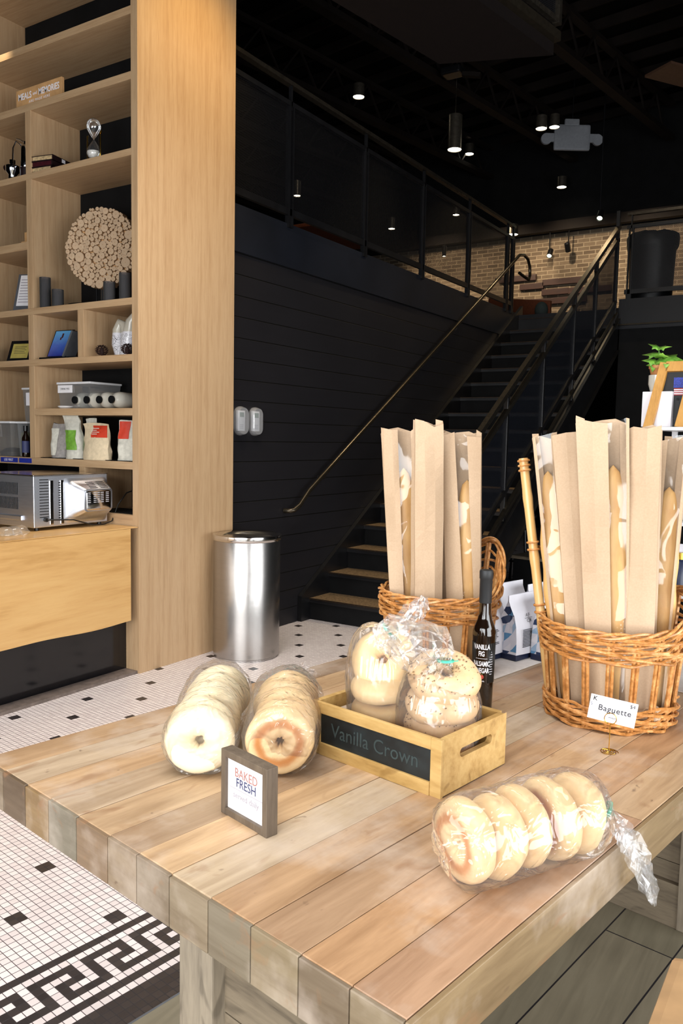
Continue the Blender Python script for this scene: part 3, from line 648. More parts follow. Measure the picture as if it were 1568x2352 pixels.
# film bags are swept along a path, with folds, lying on whatever is under them
def bag(name,label,path,cat='bag',group=None,zmin=None,fold=.075,seed=0,mat='bag_film',neck=None,seg=72,sub=7):
    root=thing(name,label,cat,path[0][0],0,group)
    P=[Vector(p) for p,_ in path]; Rr=[r for _,r in path]
    def cr(a,b,c,d,t): return .5*((2*b)+(-a+c)*t+(2*a-5*b+4*c-d)*t*t+(-a+3*b-3*c+d)*t*t*t)
    pts=[];rad=[]
    for i in range(len(P)-1):
        a=P[max(i-1,0)];b=P[i];c=P[i+1];d=P[min(i+2,len(P)-1)]
        ra,rb,rc,rd=Rr[max(i-1,0)],Rr[i],Rr[i+1],Rr[min(i+2,len(P)-1)]
        for k in range(sub):
            t=k/sub; pts.append(Vector([cr(a[q],b[q],c[q],d[q],t) for q in range(3)])); rad.append(max(.0012,cr(ra,rb,rc,rd,t)))
    pts.append(P[-1]); rad.append(Rr[-1])
    vs=[];up=None;n=len(pts); off=Vector((seed*5.3,seed*2.1,seed))
    for i in range(n):
        t=(pts[min(i+1,n-1)]-pts[max(i-1,0)]).normalized()
        if up is None: up=Vector((0,0,1)) if abs(t.z)<.8 else Vector((1,0,0))
        a=t.cross(up).normalized(); b=a.cross(t).normalized(); up=b
        rmax=max(rad); g=max(0,1-rad[i]/(rmax*.75))
        for k in range(seg):
            th=2*math.pi*k/seg; dirv=a*math.cos(th)+b*math.sin(th)
            q=Vector((math.cos(th)*2.2,math.sin(th)*2.2,i*.16))
            f=.02+noise.noise(q+off)*fold*.6+abs(noise.noise(q*2.6+off))*fold*.7
            f+=g*(.34*math.sin(th*9+seed+i*.12)+.20*math.sin(th*5+seed*2+i*.2)+.5*noise.noise(Vector((math.cos(th)*6,math.sin(th)*6,i*.5+seed))))
            f+=.022*abs(noise.noise(Vector((math.cos(th)*5,math.sin(th)*5,i*.35+seed))))
            p=pts[i]+dirv*(rad[i]*(1+f))
            if neck is not None and i>neck*sub:   # the loose tail flattens to a crumpled fan
                e=min(1,(i-neck*sub)/10); side=dirv.dot(a)
                p=pts[i]+a*(rad[i]*side*(1+.15*noise.noise(q+off)))+b*(rad[i]*(dirv.dot(b)*(1-.72*e)+.35*e*math.sin(side*7+i*.35+seed)+.5*e*noise.noise(Vector((side*5,i*.6,seed)))))
                p+=t*(rad[i]*.35*noise.noise(Vector((th*3,i*.5,seed+9))))
            if zmin is not None and p.z<zmin and not (neck is not None and i>neck*sub and not on_table(p)): p.z=zmin+.0003*((k*7+i*3)%5)
            vs.append(p-P[0])
    def faces(i0,i1): return [(i*seg+k,i*seg+(k+1)%seg,(i+1)*seg+(k+1)%seg,(i+1)*seg+k) for i in range(i0,i1) for k in range(seg)]
    m=MB(); cut=(neck*sub if neck is not None else n-1)
    c0=len(vs); vs2=vs+[pts[0]-P[0]]
    m.add(vs2,[(c0,k,(k+1)%seg) for k in range(seg)]+faces(0,cut),None,True); m.build('pouch',mat,root)
    if neck is not None:
        ks=list(range(0,seg,3)); rows=list(range(cut,n,2)); rows=rows if rows[-1]==n-1 else rows+[n-1]; K=len(ks)
        vg=[vs[i*seg+k] for i in rows for k in ks]
        m=MB(); m.add(vg,[(i*K+k,i*K+(k+1)%K,(i+1)*K+(k+1)%K,(i+1)*K+k) for i in range(len(rows)-1) for k in range(K)],None,False); m.build('gathered_end','bag_gather',root)
        c=pts[cut]-P[0]; t=(pts[cut+1]-pts[cut-1]).normalized(); m=MB()
        m.lathe([(rad[cut]*1.25,-.003),(rad[cut]*1.55,-.002),(rad[cut]*1.55,.002),(rad[cut]*1.25,.003)],20,Matrix.Translation(c)@t.to_track_quat('Z','Y').to_matrix().to_4x4(),cap=False)
        s=t.cross(Vector((0,0,1)));  s=s.normalized() if s.length>.1 else Vector((1,0,0))
        m.bar(c+s*rad[cut],c+s*(rad[cut]+.016)+Vector((0,0,.004)),.004,.0015); m.build('twist_tie','twist_tie',root)
    return root
def on_table(p):
    d=Vector((p.x-TBL[0],p.y-TBL[1],0)); return 0<=d.dot(U)<=LU and 0<=d.dot(V)<=1.05
def row(P0,P1,n,kind,label,group,flip=False,scale=1,jit=.004,seed=0,tilt=0):
    P0=Vector(P0);P1=Vector(P1);ax=(P1-P0).normalized(); r=random.Random(seed)
    for i in range(n):
        p=P0.lerp(P1,i/(n-1))+Vector((r.uniform(-jit,jit),r.uniform(-jit,jit),r.uniform(0,jit)))
        a=ax+Vector((r.uniform(-.12,.12),r.uniform(-.12,.12),r.uniform(-.10,.10)))
        pos=['front','second','third','fourth','fifth','rearmost'][i if i<n-1 else 5]
        bagel(kind,p,-a,label%pos,group,roll=r.uniform(0,6),scale=scale*r.uniform(.97,1.02),flip=(flip if i in (0,3) else not flip),seed=seed+i)
z0=HT+.001
# left bag of pale bagels
row((-1.014,1.112,z0+.064),(-1.158,1.330,z0+.072),6,'plain','%s pale bagel in the clear bag farthest left on the table','bagels in the left bag',scale=1.02,seed=1)
bag('bagel_bag','clear bag of pale bagels lying farthest left on the table',[((-.998,1.088,z0+.060),.012),((-1.001,1.094,z0+.062),.055),((-1.014,1.112,z0+.066),.0695),((-1.06,1.182,z0+.068),.0705),((-1.11,1.258,z0+.070),.0715),((-1.158,1.330,z0+.074),.072),((-1.185,1.368,z0+.074),.055),((-1.20,1.39,z0+.066),.012)],zmin=z0,seed=1)
# second bag, toasted ring faces the viewer
row((-.892,1.199,z0+.064),(-1.010,1.385,z0+.070),5,'golden','%s bagel in the bag behind the small framed sign','bagels in the bag behind the sign',flip=True,scale=1.03,seed=11)
bag('bagel_bag','clear bag of bagels with a browned ring showing, behind the small framed sign',[((-.880,1.180,z0+.060),.012),((-.883,1.186,z0+.062),.056),((-.893,1.200,z0+.066),.070),((-.93,1.262,z0+.069),.073),((-.97,1.325,z0+.071),.074),((-1.012,1.388,z0+.074),.073),((-1.035,1.425,z0+.070),.045),((-1.045,1.445,z0+.064),.010),((-1.035,1.47,z0+.085),.022),((-1.02,1.49,z0+.115),.030)],zmin=z0,seed=4,neck=7)
# right-hand bag near the table edge
row((-.443,1.048,z0+.060),(-.341,1.232,z0+.060),5,'golden','%s golden bagel in the bag near the right edge of the table','bagels in the right bag',flip=True,scale=.96,seed=21,jit=.005)
bag('bagel_bag','clear bag of golden bagels near the right table edge, tail hanging over',[((-.470,1.015,z0+.052),.018),((-.462,1.02,z0+.056),.045),((-.447,1.040,z0+.060),.064),((-.41,1.11,z0+.061),.066),((-.375,1.175,z0+.062),.066),((-.347,1.228,z0+.060),.067),((-.331,1.262,z0+.058),.058),((-.306,1.290,z0+.050),.012),((-.285,1.282,z0+.036),.022),((-.262,1.288,z0+.006),.030),((-.240,1.296,z0-.045),.024),((-.228,1.30,z0-.085),.006)],zmin=z0,seed=8,neck=7)
# ---------------------------------------------------------------- crate
cr=thing('display_crate','small honey wood crate with a chalkboard front, holding two bags of bagels','crate',tuple(TW(.43,.482,HT)),TROT)
W,D,Hh,T=.322,.218,.108,.012
def ringplate(m,x0,x1,z0,z1,hx0,hx1,hz0,hz1,y0,y1,n=10):
    r=(hz1-hz0)/2; inner=[]
    for k in range(n+1): a=-math.pi/2+math.pi*k/n; inner.append((hx1-r+r*math.cos(a),(hz0+hz1)/2+r*math.sin(a)))
    for k in range(1,16): inner.append((hx1-r+(hx0-hx1+2*r)*k/16,hz1))
    for k in range(n+1): a=math.pi/2+math.pi*k/n; inner.append((hx0+r+r*math.cos(a),(hz0+hz1)/2+r*math.sin(a)))
    for k in range(1,16): inner.append((hx0+r+(hx1-hx0-2*r)*k/16,hz0))
    cx,cz=(hx0+hx1)/2,(hz0+hz1)/2; outer=[]
    for x,z in inner:
        dx,dz=x-cx,z-cz; s=min(((x1-cx)/dx if dx>0 else (x0-cx)/dx) if abs(dx)>1e-6 else 1e9,((z1-cz)/dz if dz>0 else (z0-cz)/dz) if abs(dz)>1e-6 else 1e9); outer.append((cx+dx*s,cz+dz*s))
    N=len(inner); vs=[(x,y0,z) for x,z in inner]+[(x,y0,z) for x,z in outer]+[(x,y1,z) for x,z in inner]+[(x,y1,z) for x,z in outer]
    fs=[]
    for i in range(N):
        j=(i+1)%N; fs+=[(i,j,N+j,N+i),(2*N+i,3*N+i,3*N+j,2*N+j),(i,2*N+i,2*N+j,j),(N+i,N+j,3*N+j,3*N+i)]
    # corner fillers
    for X,Z in ((x0,z0),(x1,z0),(x1,z1),(x0,z1)):
        best=[i for i in range(N) if abs(outer[i][0]-X)<abs(x1-x0) ]
        for i in range(N):
            j=(i+1)%N; a,b=outer[i],outer[j]
            if (abs(a[0]-X)<1e-6 and abs(b[1]-Z)<1e-6 and abs(b[0]-X)>1e-6) or (abs(a[1]-Z)<1e-6 and abs(b[0]-X)<1e-6 and abs(a[0]-X)>1e-6):
                k=len(vs); vs+= [(X,y0,Z),(X,y1,Z)]; fs+=[(N+i,N+j,k),(3*N+j,3*N+i,k+1)]
    m.add(vs,fs)
for sx,mir in ((0,0),(W-T,1)):
    m=MB(); ringplate(m,.002,D-.002,.003,Hh-.001,.055,.165,.060,.078,0,T)
    vs=[(v[1]+sx,v[0],v[2]) for v in m.v]; m.v=vs; m.build('end_board','crate_wood',cr)
m=MB(); m.box(T,W-T,D-T,D,.003,Hh-.001,bev=.001); m.build('back_board','crate_wood',cr)
m=MB(); m.box(T,W-T,T,D-T,.003,.012); m.build('base_board','crate_wood',cr)
m=MB(); m.box(T,W-T,.004,T,.012,Hh-.004); m.build('front_board','crate_wood',cr)
m=MB(); fw=.024
m.box(0,fw,-.004,.004,0,Hh,bev=.001); m.box(W-fw,W,-.004,.004,0,Hh,bev=.001); m.box(fw,W-fw,-.004,.004,Hh-fw*.95,Hh,bev=.001); m.box(fw,W-fw,-.006,.004,0,fw*1.05,bev=.001); m.build('front_frame','crate_wood',cr)
m=MB(); m.box(fw,W-fw,-.001,.004,fw,Hh-fw*.93); cb=m.build('chalkboard','chalkboard',cr)
text('chalk_writing','Vanilla Crown',.040,'chalk',cb,(W/2,-.0014,Hh/2+.001),(R_(90),0,0),extrude=.0001,sx=.95)
# stacked bagels in the crate
def crate_stack(v,u,n,kind,label,group,seed,h=.046,scale=1.08,top_tilt=None,lean=(0,0)):
    r=random.Random(seed)
    for i in range(n):
        p=TW(v,u,HT+.013+.021*scale+i*h)+Vector((lean[0]*i,lean[1]*i,0)); ax=Vector((r.uniform(-.12,.12),r.uniform(-.25,-.05),1))
        if i==n-1 and top_tilt: ax=Vector(top_tilt[0]); p=p+Vector(top_tilt[1])
        bagel(kind,p,ax,label%['lowest','second from the bottom','third from the bottom','topmost'][i if i<n-1 else 3],group,roll=r.uniform(0,6),scale=scale,seed=seed+i)
crate_stack(.522,.600,4,'golden','%s bagel in the left bag standing in the crate','bagels in the left bag in the crate',31,scale=1.06,top_tilt=((.25,-.85,.55),(.0,.006,.008)),lean=(-.004,.002))
crate_stack(.660,.598,4,'seeded','%s seeded bagel in the right bag standing in the crate','seeded bagels in the crate',41,h=.046,scale=1.12,top_tilt=((.25,-.35,.9),(0,0,.004)),lean=(.002,.002))
q=TW(.522,.600); 
bag('bagel_bag','tall clear bag of plain bagels standing in the left half of the crate',[((q.x,q.y,HT+.013),.012),((q.x,q.y,HT+.016),.062),((q.x,q.y,HT+.06),.074),((q.x-.004,q.y+.002,HT+.12),.075),((q.x-.008,q.y+.002,HT+.18),.074),((q.x-.012,q.y+.004,HT+.222),.058),((q.x+.0,q.y+.014,HT+.243),.014),((q.x+.022,q.y+.022,HT+.262),.026),((q.x+.05,q.y+.038,HT+.292),.030),((q.x+.062,q.y+.046,HT+.318),.010)],seed=14,neck=6,mat='bag_film_tall')
q2=TW(.655,.600)
bag('bagel_bag','clear bag of seeded bagels with a green twist tie, in the crate',[((q2.x,q2.y,HT+.013),.012),((q2.x,q2.y,HT+.016),.066),((q2.x+.001,q2.y,HT+.07),.080),((q2.x+.002,q2.y,HT+.13),.080),((q2.x+.003,q2.y,HT+.175),.066),((q2.x+.008,q2.y,HT+.200),.030),((q2.x+.012,q2.y+.004,HT+.212),.011),((q2.x+.004,q2.y+.0,HT+.236),.036),((q2.x-.045,q2.y-.03,HT+.252),.056),((q2.x-.085,q2.y-.05,HT+.250),.046),((q2.x-.105,q2.y-.06,HT+.236),.016)],seed=23,neck=6,mat='bag_film_tall')
# ---------------------------------------------------------------- small framed sign
sg_=thing('framed_sign','small dark-framed counter sign reading BAKED FRESH, in front of the bagel bags','sign',(-.881,1.019,HT),R_(-13.6))
W,Hh,T=.124,.113,.023
m=MB(); b=.012
m.box(0,b,0,T,0,Hh,bev=.001); m.box(W-b,W,0,T,0,Hh,bev=.001); m.box(b,W-b,0,T,Hh-b,Hh,bev=.001); m.box(b,W-b,0,T,0,b,bev=.001); m.build('frame','frame_wood',sg_)
m=MB(); m.box(b,W-b,.006,.012,b,Hh-b); cd=m.build('card','white_card',sg_)
m=MB(); m.box(b,W-b,.012,T-.001,b,Hh-b); m.build('backing','grey_wood',sg_)
text('lettering','BAKED',.022,'ink_rose',cd,(W/2,.0056,.079),(R_(90),0,0),extrude=.0002,sx=.9)
text('lettering','FRESH',.022,'ink_navy',cd,(W/2,.0056,.062),(R_(90),0,0),extrude=.0002,sx=.9)
text('lettering','served daily',.0145,'ink_pale',cd,(W/2,.0056,.040),(R_(90),0,0),extrude=.0002)
m=MB(); m.box(b+.006,W-b-.006,.0053,.006,.0505,.0512); m.build('rule','ink_pale',cd)
# ---------------------------------------------------------------- baskets
def basket(name,label,cx,cy,poles,rimf,seed):
    root=thing(name,label,'basket',(cx,cy,HT)); r=random.Random(seed)
    Rb=.141; kz=.10
    rad=lambda z: Rb+kz*z
    NS_=18; zb=.045; zt0=.165
    def strand(m,z,ph,amp=.0052,rr=.0037,zf=0):
        pts=[]; N=176
        for i in range(N):
            th=2*math.pi*i/N; zz=z+zf*rimf(th)+.0016*noise.noise(Vector((math.cos(th)*4,math.sin(th)*4,z*90+seed)))
            q_=math.sin(th*NS_/2+ph+.6*math.sin(th*3+z*200)); R=rad(zz)+.002+amp*max(-1,min(1,q_*1.5)); zz+=.0022*math.cos(th*NS_/2+ph); pts.append((R*math.cos(th),R*math.sin(th),zz))
        m.tube(pts,rr,6,closed=True)
    m=MB()
    for k in range(9): strand(m,.005+k*.0060,k*2.0944)
    m.build('lower_band','wicker',root)
    m=MB()
    for k in range(9): strand(m,zt0-.004+k*.0066,k*2.0944,zf=k/8*1.0)
    # twisted top border
    for ph in range(3):
        pts=[]; N=220
        for i in range(N):
            th=2*math.pi*i/N; zz=zt0+.058+rimf(th); a=th*7+ph*2.094
            R=rad(zz)+.006*math.cos(a); pts.append((R*math.cos(th),R*math.sin(th),zz+.006*math.sin(a)))
        m.tube(pts,.0036,6,closed=True)
    m.build('upper_band','wicker',root)
    for i in range(NS_):
        th=2*math.pi*i/NS_+.05; m=MB()
        for d in (-.030,.030):
            t2=th+d; zt=zt0+.05+rimf(t2)
            m.tube([((rad(z)-.004)*math.cos(t2),(rad(z)-.004)*math.sin(t2),z) for z in (.002,zt*.33,zt*.66,zt)],.0044,6)
        m.build('stake','wicker',root)
    m=MB(); m.lathe([(0,.002),(Rb-.002,.002),(Rb-.002,.006),(0,.006)],40,cap=False); m.build('base','wicker',root)
    for P0,P1 in poles:
        P0=Vector(P0);P1=Vector(P1); m=MB(); N=24; pts=[P0.lerp(P1,i/N) for i in range(N+1)]
        m.tube(pts,[.0112+(.0012 if i in (7,14,20) else 0) for i in range(N+1)],12); po=m.build('pole','bamboo',root)
        m=MB()
        for tt in (.36,.39,.62,.65,.95,.97,.99): 
            c=P0.lerp(P1,tt); q=(P1-P0).to_track_quat('Z','Y').to_matrix().to_4x4()
            m.add(*torus(.0128,.003,20,6),None,True,Matrix.Translation(c)@q)
        m.build('wrapping','wicker',po)
    return root
def torus(R,r,n,k):
    vs=[];fs=[]
    for i in range(n):
        for j in range(k):
            a=2*math.pi*i/n;b=2*math.pi*j/k; vs.append(((R+r*math.cos(b))*math.cos(a),(R+r*math.cos(b))*math.sin(a),r*math.sin(b)))
    for i in range(n):
        for j in range(k): fs.append((i*k+j,((i+1)%n)*k+j,((i+1)%n)*k+(j+1)%k,i*k+(j+1)%k))
    return vs,fs
B1=Vector((-.962,2.03,HT)); B2=Vector((-.464,1.931,HT))
L1=Vector((.903,.428,0)); D1=Vector((-.428,.903,0)); L2=Vector((.972,.234,0)); D2=Vector((-.234,.972,0))
def bump_at(th0,w,h):
    def f(th):
        d=(th-th0+math.pi)%(2*math.pi)-math.pi; return h*math.exp(-(d/w)**2)
    return f
a1=math.atan2(*(L1*.85+D1*.6).yx); a2=math.atan2(*(L2*.95+D2*.45).yx)
basket('bread_basket','tall wicker basket of bagged baguettes behind the crate, the left of two',B1.x,B1.y,[],bump_at(a1,.75,.135),1)
p0=L2*-.136+D2*.0+Vector((0,0,.02)); p1=L2*-.226+D2*.03+Vector((0,0,.60))
p2=L2*-.02+D2*.115+Vector((0,0,.02)); p3=L2*-.08+D2*.19+Vector((0,0,.58))
bk2=basket('bread_basket','tall wicker basket with a bamboo pole and a Baguette card in front, at right',B2.x,B2.y,[(p0,p1),(p2,p3)],bump_at(a2,.8,.075),2)
m=MB()
for tt in (.36,.63):
    a=p0.lerp(p1,tt); b=p2.lerp(p3,tt)
    for d in (-.004,0,.004): m.tube([a+Vector((0,0,d)),(a+b)/2+Vector((0,0,d-.01)),b+Vector((0,0,d))],.0022,6)
m.build('cross_lashing','wicker',bk2)
# ---------------------------------------------------------------- baguettes in paper sleeves
def sleeve(base,Lv,Dv,l0,d0,l1,d1,w,ztop,film_,label,group,seed,yaw=0,loaf=True,t0=.060,w0=None,lshift=0,filmlean=0,loaflab='golden baguette inside a paper sleeve'):
    r=random.Random(seed); w0=w0 or w
    root=thing('paper_sleeve',label,'bread sleeve',tuple(base),0,group)
    NZ=26; pz0=.008
    cy_,sy_=math.cos(yaw),math.sin(yaw)
    def place(x,y,s,z):
        l=l0+(l1-l0)*s; d=d0+(d1-d0)*s
        X=x*cy_-y*sy_; Y=x*sy_+y*cy_
        return Lv*(l+X)+Dv*(d+Y)+Vector((0,0,z))
    cols=[]
    fa,fb=(film_ if film_ else (2,3))
    xs=[-.5,-.19,.17,.5]
    if film_: xs=sorted(set([x for x in xs if abs(x-fa)>.05 and abs(x-fb)>.05 and not(fa<x<fb)]+[fa,(fa+fb)/2,fb]))
    def section(s):
        ww=w0+(w-w0)*s; tt=t0*(1-.62*max(0,(s-.72)/.28))*(1-.25*max(0,(.08-s)/.08)); out=[]
        for x in xs:
            xx=x
            if film_ and filmlean and abs(x)<.49: xx=max(-.46,min(.46,x+filmlean*(s-.5)))
            bul=math.cos(xx*math.pi)*.35+.65
            out.append((xx*ww,-tt/2*bul+.005*noise.noise(Vector((xx*3,s*3,seed)))*(1+2*s)))
        gx=ww/2-.016-.004*math.sin(s*5+seed)
        gx-=.006*(1-s)
        out+=[(ww/2*.995,-tt*.2),(gx,0),(ww/2,tt*.4),(ww*.25,tt*.5),(0,tt*.52),(-ww*.25,tt*.5),(-ww/2,tt*.4),(-gx,0),(-ww/2*.995,-tt*.2)]
        return out
    nsec=len(xs)+9; vs=[]
    for i in range(NZ+1):
        s=i/NZ
        for k,(x,y) in enumerate(section(s)):
            z=pz0+(ztop-pz0)*s
            if i==NZ: z+=.008*math.sin(k*1.3+seed)+.014*noise.noise(Vector((k*1.3,seed,0)))
            wob=.006*noise.noise(Vector((x*8,s*2.6,seed*2.1)))+.004*noise.noise(Vector((x*16+5,s*7,seed)))
            vs.append(place(x,y+wob,s,z))
    def fcs(cond):
        return [(i*nsec+k,i*nsec+(k+1)%nsec,(i+1)*nsec+(k+1)%nsec,(i+1)*nsec+k) for i in range(NZ) for k in range(nsec) if cond(k)]
    if film_:
        ia=xs.index(fa); ib=xs.index(fb); isf=lambda k: ia<=k<ib
    else: isf=lambda k: False
    m=MB(); m.add(vs,fcs(lambda k: not isf(k)),None,False); m.build('paper','kraft_paper',root)
    if film_:
        m=MB(); m.add(vs,fcs(isf),None,True); m.build('clear_window','sleeve_film',root)
    if loaf:
        lr=random.Random(seed+9); zl0=.02; zl1=ztop*lr.uniform(.80,.88); N=40; ring=20; lv=[];lf=[]
        for i in range(N+1):
            s=i/N; z=zl0+(zl1-zl0)*s; e=min(1,math.sin(math.pi*min(1,max(0,s)))**.32)
            rr=.0265*e+.0008
            sc_=1+.06*math.sin(s*30)
            for k in range(ring):
                th=2*math.pi*k/ring; x=rr*1.15*math.cos(th)*sc_+lshift; y=rr*.70*math.sin(th)
                lv.append(place(x,y,z/ztop,z)-Vector((0,0,0)))
        for i in range(N):
            for k in range(ring): lf.append((i*ring+k,i*ring+(k+1)%ring,(i+1)*ring+(k+1)%ring,(i+1)*ring+k))
        m=MB(); m.add(lv,lf+[tuple(range(ring-1,-1,-1)),tuple(N*ring+k for k in range(ring))],None,True)
        o=m.build('baguette','crust',None,loc=tuple(base)); tag(o,loaflab,'baguette','baguettes in paper sleeves')
    return root
g1='paper bread sleeves in the left basket'; g2='paper bread sleeves in the right basket'
def lab(s): return s
BB1=B1+Vector((0,0,0)); BB2=B2+Vector((0,0,0))
gl='golden baguette in the %s sleeve of the %s basket'
sleeve(BB1,L1,D1,-.005,.075,.005,.05,.10,.655,None,'paper bread sleeve at the back of the left basket',g1,3,yaw=.1,loaflab=gl%('back','left'))
sleeve(BB1,L1,D1,-.070,.035,-.075,.03,.10,.660,None,'paper bread sleeve second from left in the left basket',g1,4,yaw=-.1,loaflab=gl%('second from left','left'))
sleeve(BB1,L1,D1,.040,.03,.048,.02,.10,.655,None,'paper bread sleeve second from right in the left basket',g1,6,yaw=.25,loaflab=gl%('second from right','left'))
sleeve(BB1,L1,D1,-.085,-.045,-.126,-.02,.094,.665,(-.02,.36),'paper bread sleeve with clear strip, leftmost in the left basket',g1,1,yaw=.10,lshift=.012,w0=.07,loaflab=gl%('leftmost','left'))
sleeve(BB1,L1,D1,.075,-.03,.046,-.01,.108,.660,(-.04,.26),'paper bread sleeve with clear strip, rightmost in the left basket',g1,5,yaw=-.10,lshift=.014,filmlean=-.25,w0=.085,loaflab=gl%('rightmost','left'))
sleeve(BB1,L1,D1,-.030,-.085,-.044,-.06,.078,.688,None,'paper bread sleeve standing front centre in the left basket',g1,2,yaw=.30,loaflab=gl%('front centre','left'))
sleeve(BB2,L2,D2,-.02,.08,-.03,.06,.10,.650,None,'paper bread sleeve at the back left of the right basket',g2,13,yaw=.1,loaflab=gl%('back left','right'))
sleeve(BB2,L2,D2,.05,.07,.06,.06,.10,.655,None,'paper bread sleeve at the back right of the right basket',g2,14,yaw=-.1,loaflab=gl%('back right','right'))
sleeve(BB2,L2,D2,-.078,-.02,-.158,.0,.092,.655,(-.42,.02),'paper bread sleeve with clear strip, leftmost in the right basket',g2,11,yaw=.12,lshift=-.016,w0=.07,loaflab=gl%('leftmost','right'))
sleeve(BB2,L2,D2,-.045,-.05,-.108,-.02,.10,.660,None,'paper bread sleeve second from left in the right basket',g2,12,yaw=.22,w0=.08,loaflab=gl%('second from left','right'))
sleeve(BB2,L2,D2,.080,-.01,.090,.0,.105,.655,(.08,.44),'paper bread sleeve with clear strip, rightmost in the right basket',g2,16,yaw=-.12,lshift=.018,w0=.08,loaflab=gl%('rightmost','right'))
sleeve(BB2,L2,D2,.0,-.085,-.045,-.06,.115,.690,(.10,.44),'tallest paper bread sleeve, front centre of the right basket, with clear strip',g2,15,yaw=.05,lshift=.022,w0=.085,loaflab=gl%('front centre','right'))
sleeve(BB2,L2,D2,.055,-.075,.040,-.05,.085,.675,None,'paper bread sleeve right of centre at the front of the right basket',g2,17,yaw=-.15,w0=.08,loaflab=gl%('front right','right'))
# crumpled paper at the foot of the right basket
m=MB(); r=random.Random(5); bm=bmesh.new(); bmesh.ops.create_icosphere(bm,subdivisions=3,radius=.026)
for v in bm.verts: v.co=Vector((v.co.x*1.2,v.co.y*.9,v.co.z))*(1+.35*noise.noise(v.co*60)+.2*noise.noise(v.co*150))
vs=[v.co.copy() for v in bm.verts]; bm.verts.index_update(); fs=[[v.index for v in f.verts] for f in bm.faces]; bm.free(); m.add(vs,fs)
o=m.build('crumpled_paper','kraft_paper',None,loc=tuple(B2+L2*.085+D2*-.085+Vector((0,0,.034)))); tag(o,'crumpled piece of brown paper low inside the right basket','paper')
# ---------------------------------------------------------------- vinegar bottle
vb=thing('vinegar_bottle','slim dark balsamic vinegar bottle with a black label, behind the crate','bottle',(-.719,1.768,HT),R_(12))
m=MB(); m.lathe([(0,.0),(.021,.0),(.0232,.004),(.0255,.10),(.0272,.185),(.0268,.196),(.0235,.208),(.0175,.222),(.0142,.236),(.0135,.262),(.0135,.33)],48,cap=False); m.build('glass_body','amber_bottle',vb)
m=MB(); m.lathe([(.0141,.262),(.0146,.264),(.0146,.318),(.0158,.320),(.0160,.336),(.0148,.3395),(0,.3395)],40,cap=False); m.build('cap','cap_black',vb)
m=MB()
for i in range(24):
    a0=R_(-180+180*0)+i*R_(290)/24-R_(145)-R_(90); 
    a1_=a0+R_(290)/24
    for z_a,z_b in ((.075,.17),):
        ra=.0249+.0006;rb=.0270+.0003
        m.add([(ra*math.cos(a0),ra*math.sin(a0),z_a),(ra*math.cos(a1_),ra*math.sin(a1_),z_a),(rb*math.cos(a1_),rb*math.sin(a1_),z_b),(rb*math.cos(a0),rb*math.sin(a0),z_b)],[(0,1,2,3)],None,True)
lb=m.build('label','label_black',vb,thick=.0002)
def curved(o,R,zc=0):
    for v in o.data.vertices:
        x,y,z=v.co; a=x/R; v.co=Vector((R*math.sin(a),-(R+z)*math.cos(a),y+zc))
for s,sz,z,sx in (('VANILLA',.0165,.161,.62),('FIG',.0165,.145,.62),('BALSAMIC',.0165,.121,.55),('VINEGAR',.0165,.105,.55),('fig & vanilla',.0045,.080,.8)):
    o=text('lettering',s,sz,'white_card',lb,(0,0,0),sx=sx,extrude=.0001,bold=.0004 if sz>.01 else 0); curved(o,.0259+(z-.075)/.095*.0018,z)
m=MB(); m.add([(-.014,-.0003,.0),(.014,-.0003,0),(.014,.0003,0),(-.014,.0003,0)],[(0,1,2,3)]); 
m=MB()
for i in range(12):
    xa=-.014+.028*i/12; xb=xa+.028/12; R=.0271
    m.add([(R*math.sin(xa/R),-R*math.cos(xa/R),.1335),(R*math.sin(xb/R),-R*math.cos(xb/R),.1335),(R*math.sin(xb/R),-R*math.cos(xb/R),.1343),(R*math.sin(xa/R),-R*math.cos(xa/R),.1343)],[(0,1,2,3)])
m.build('rule','white_card',lb)
m=MB(); R=.0262; pts=[]
for k in range(16): a=2*math.pi*k/16; x=.002+.0045*math.cos(a)*(1-.3*math.sin(a)); z=.091+.0058*math.sin(a); pts.append((R*math.sin(x/R),-R*math.cos(x/R),z))
m.add(pts,[tuple(range(16))]); m.build('fig_picture','fig_red',lb)
m=MB(); m.add([(R*math.sin(.001/R),-R*math.cos(.001/R)-.0001,.096),(R*math.sin(.004/R),-R*math.cos(.004/R)-.0001,.096),(R*math.sin(.003/R),-R*math.cos(.003/R)-.0001,.099)],[(0,1,2)]); m.build('fig_stem_picture','fig_green',lb)
m=MB(); R=.0268
for q in range(11):
    z=.096+q*.0058; w_=.009 if q%3 else .007
    for i in range(3):
        xa=.020+w_*i/3; xb=.020+w_*(i+1)/3
        m.add([(R*math.sin(xa/R),-R*math.cos(xa/R),z),(R*math.sin(xb/R),-R*math.cos(xb/R),z),(R*math.sin(xb/R),-R*math.cos(xb/R),z+.002),(R*math.sin(xa/R),-R*math.cos(xa/R),z+.002)],[(0,1,2,3)])
m.build('small_print','light_grey',lb)
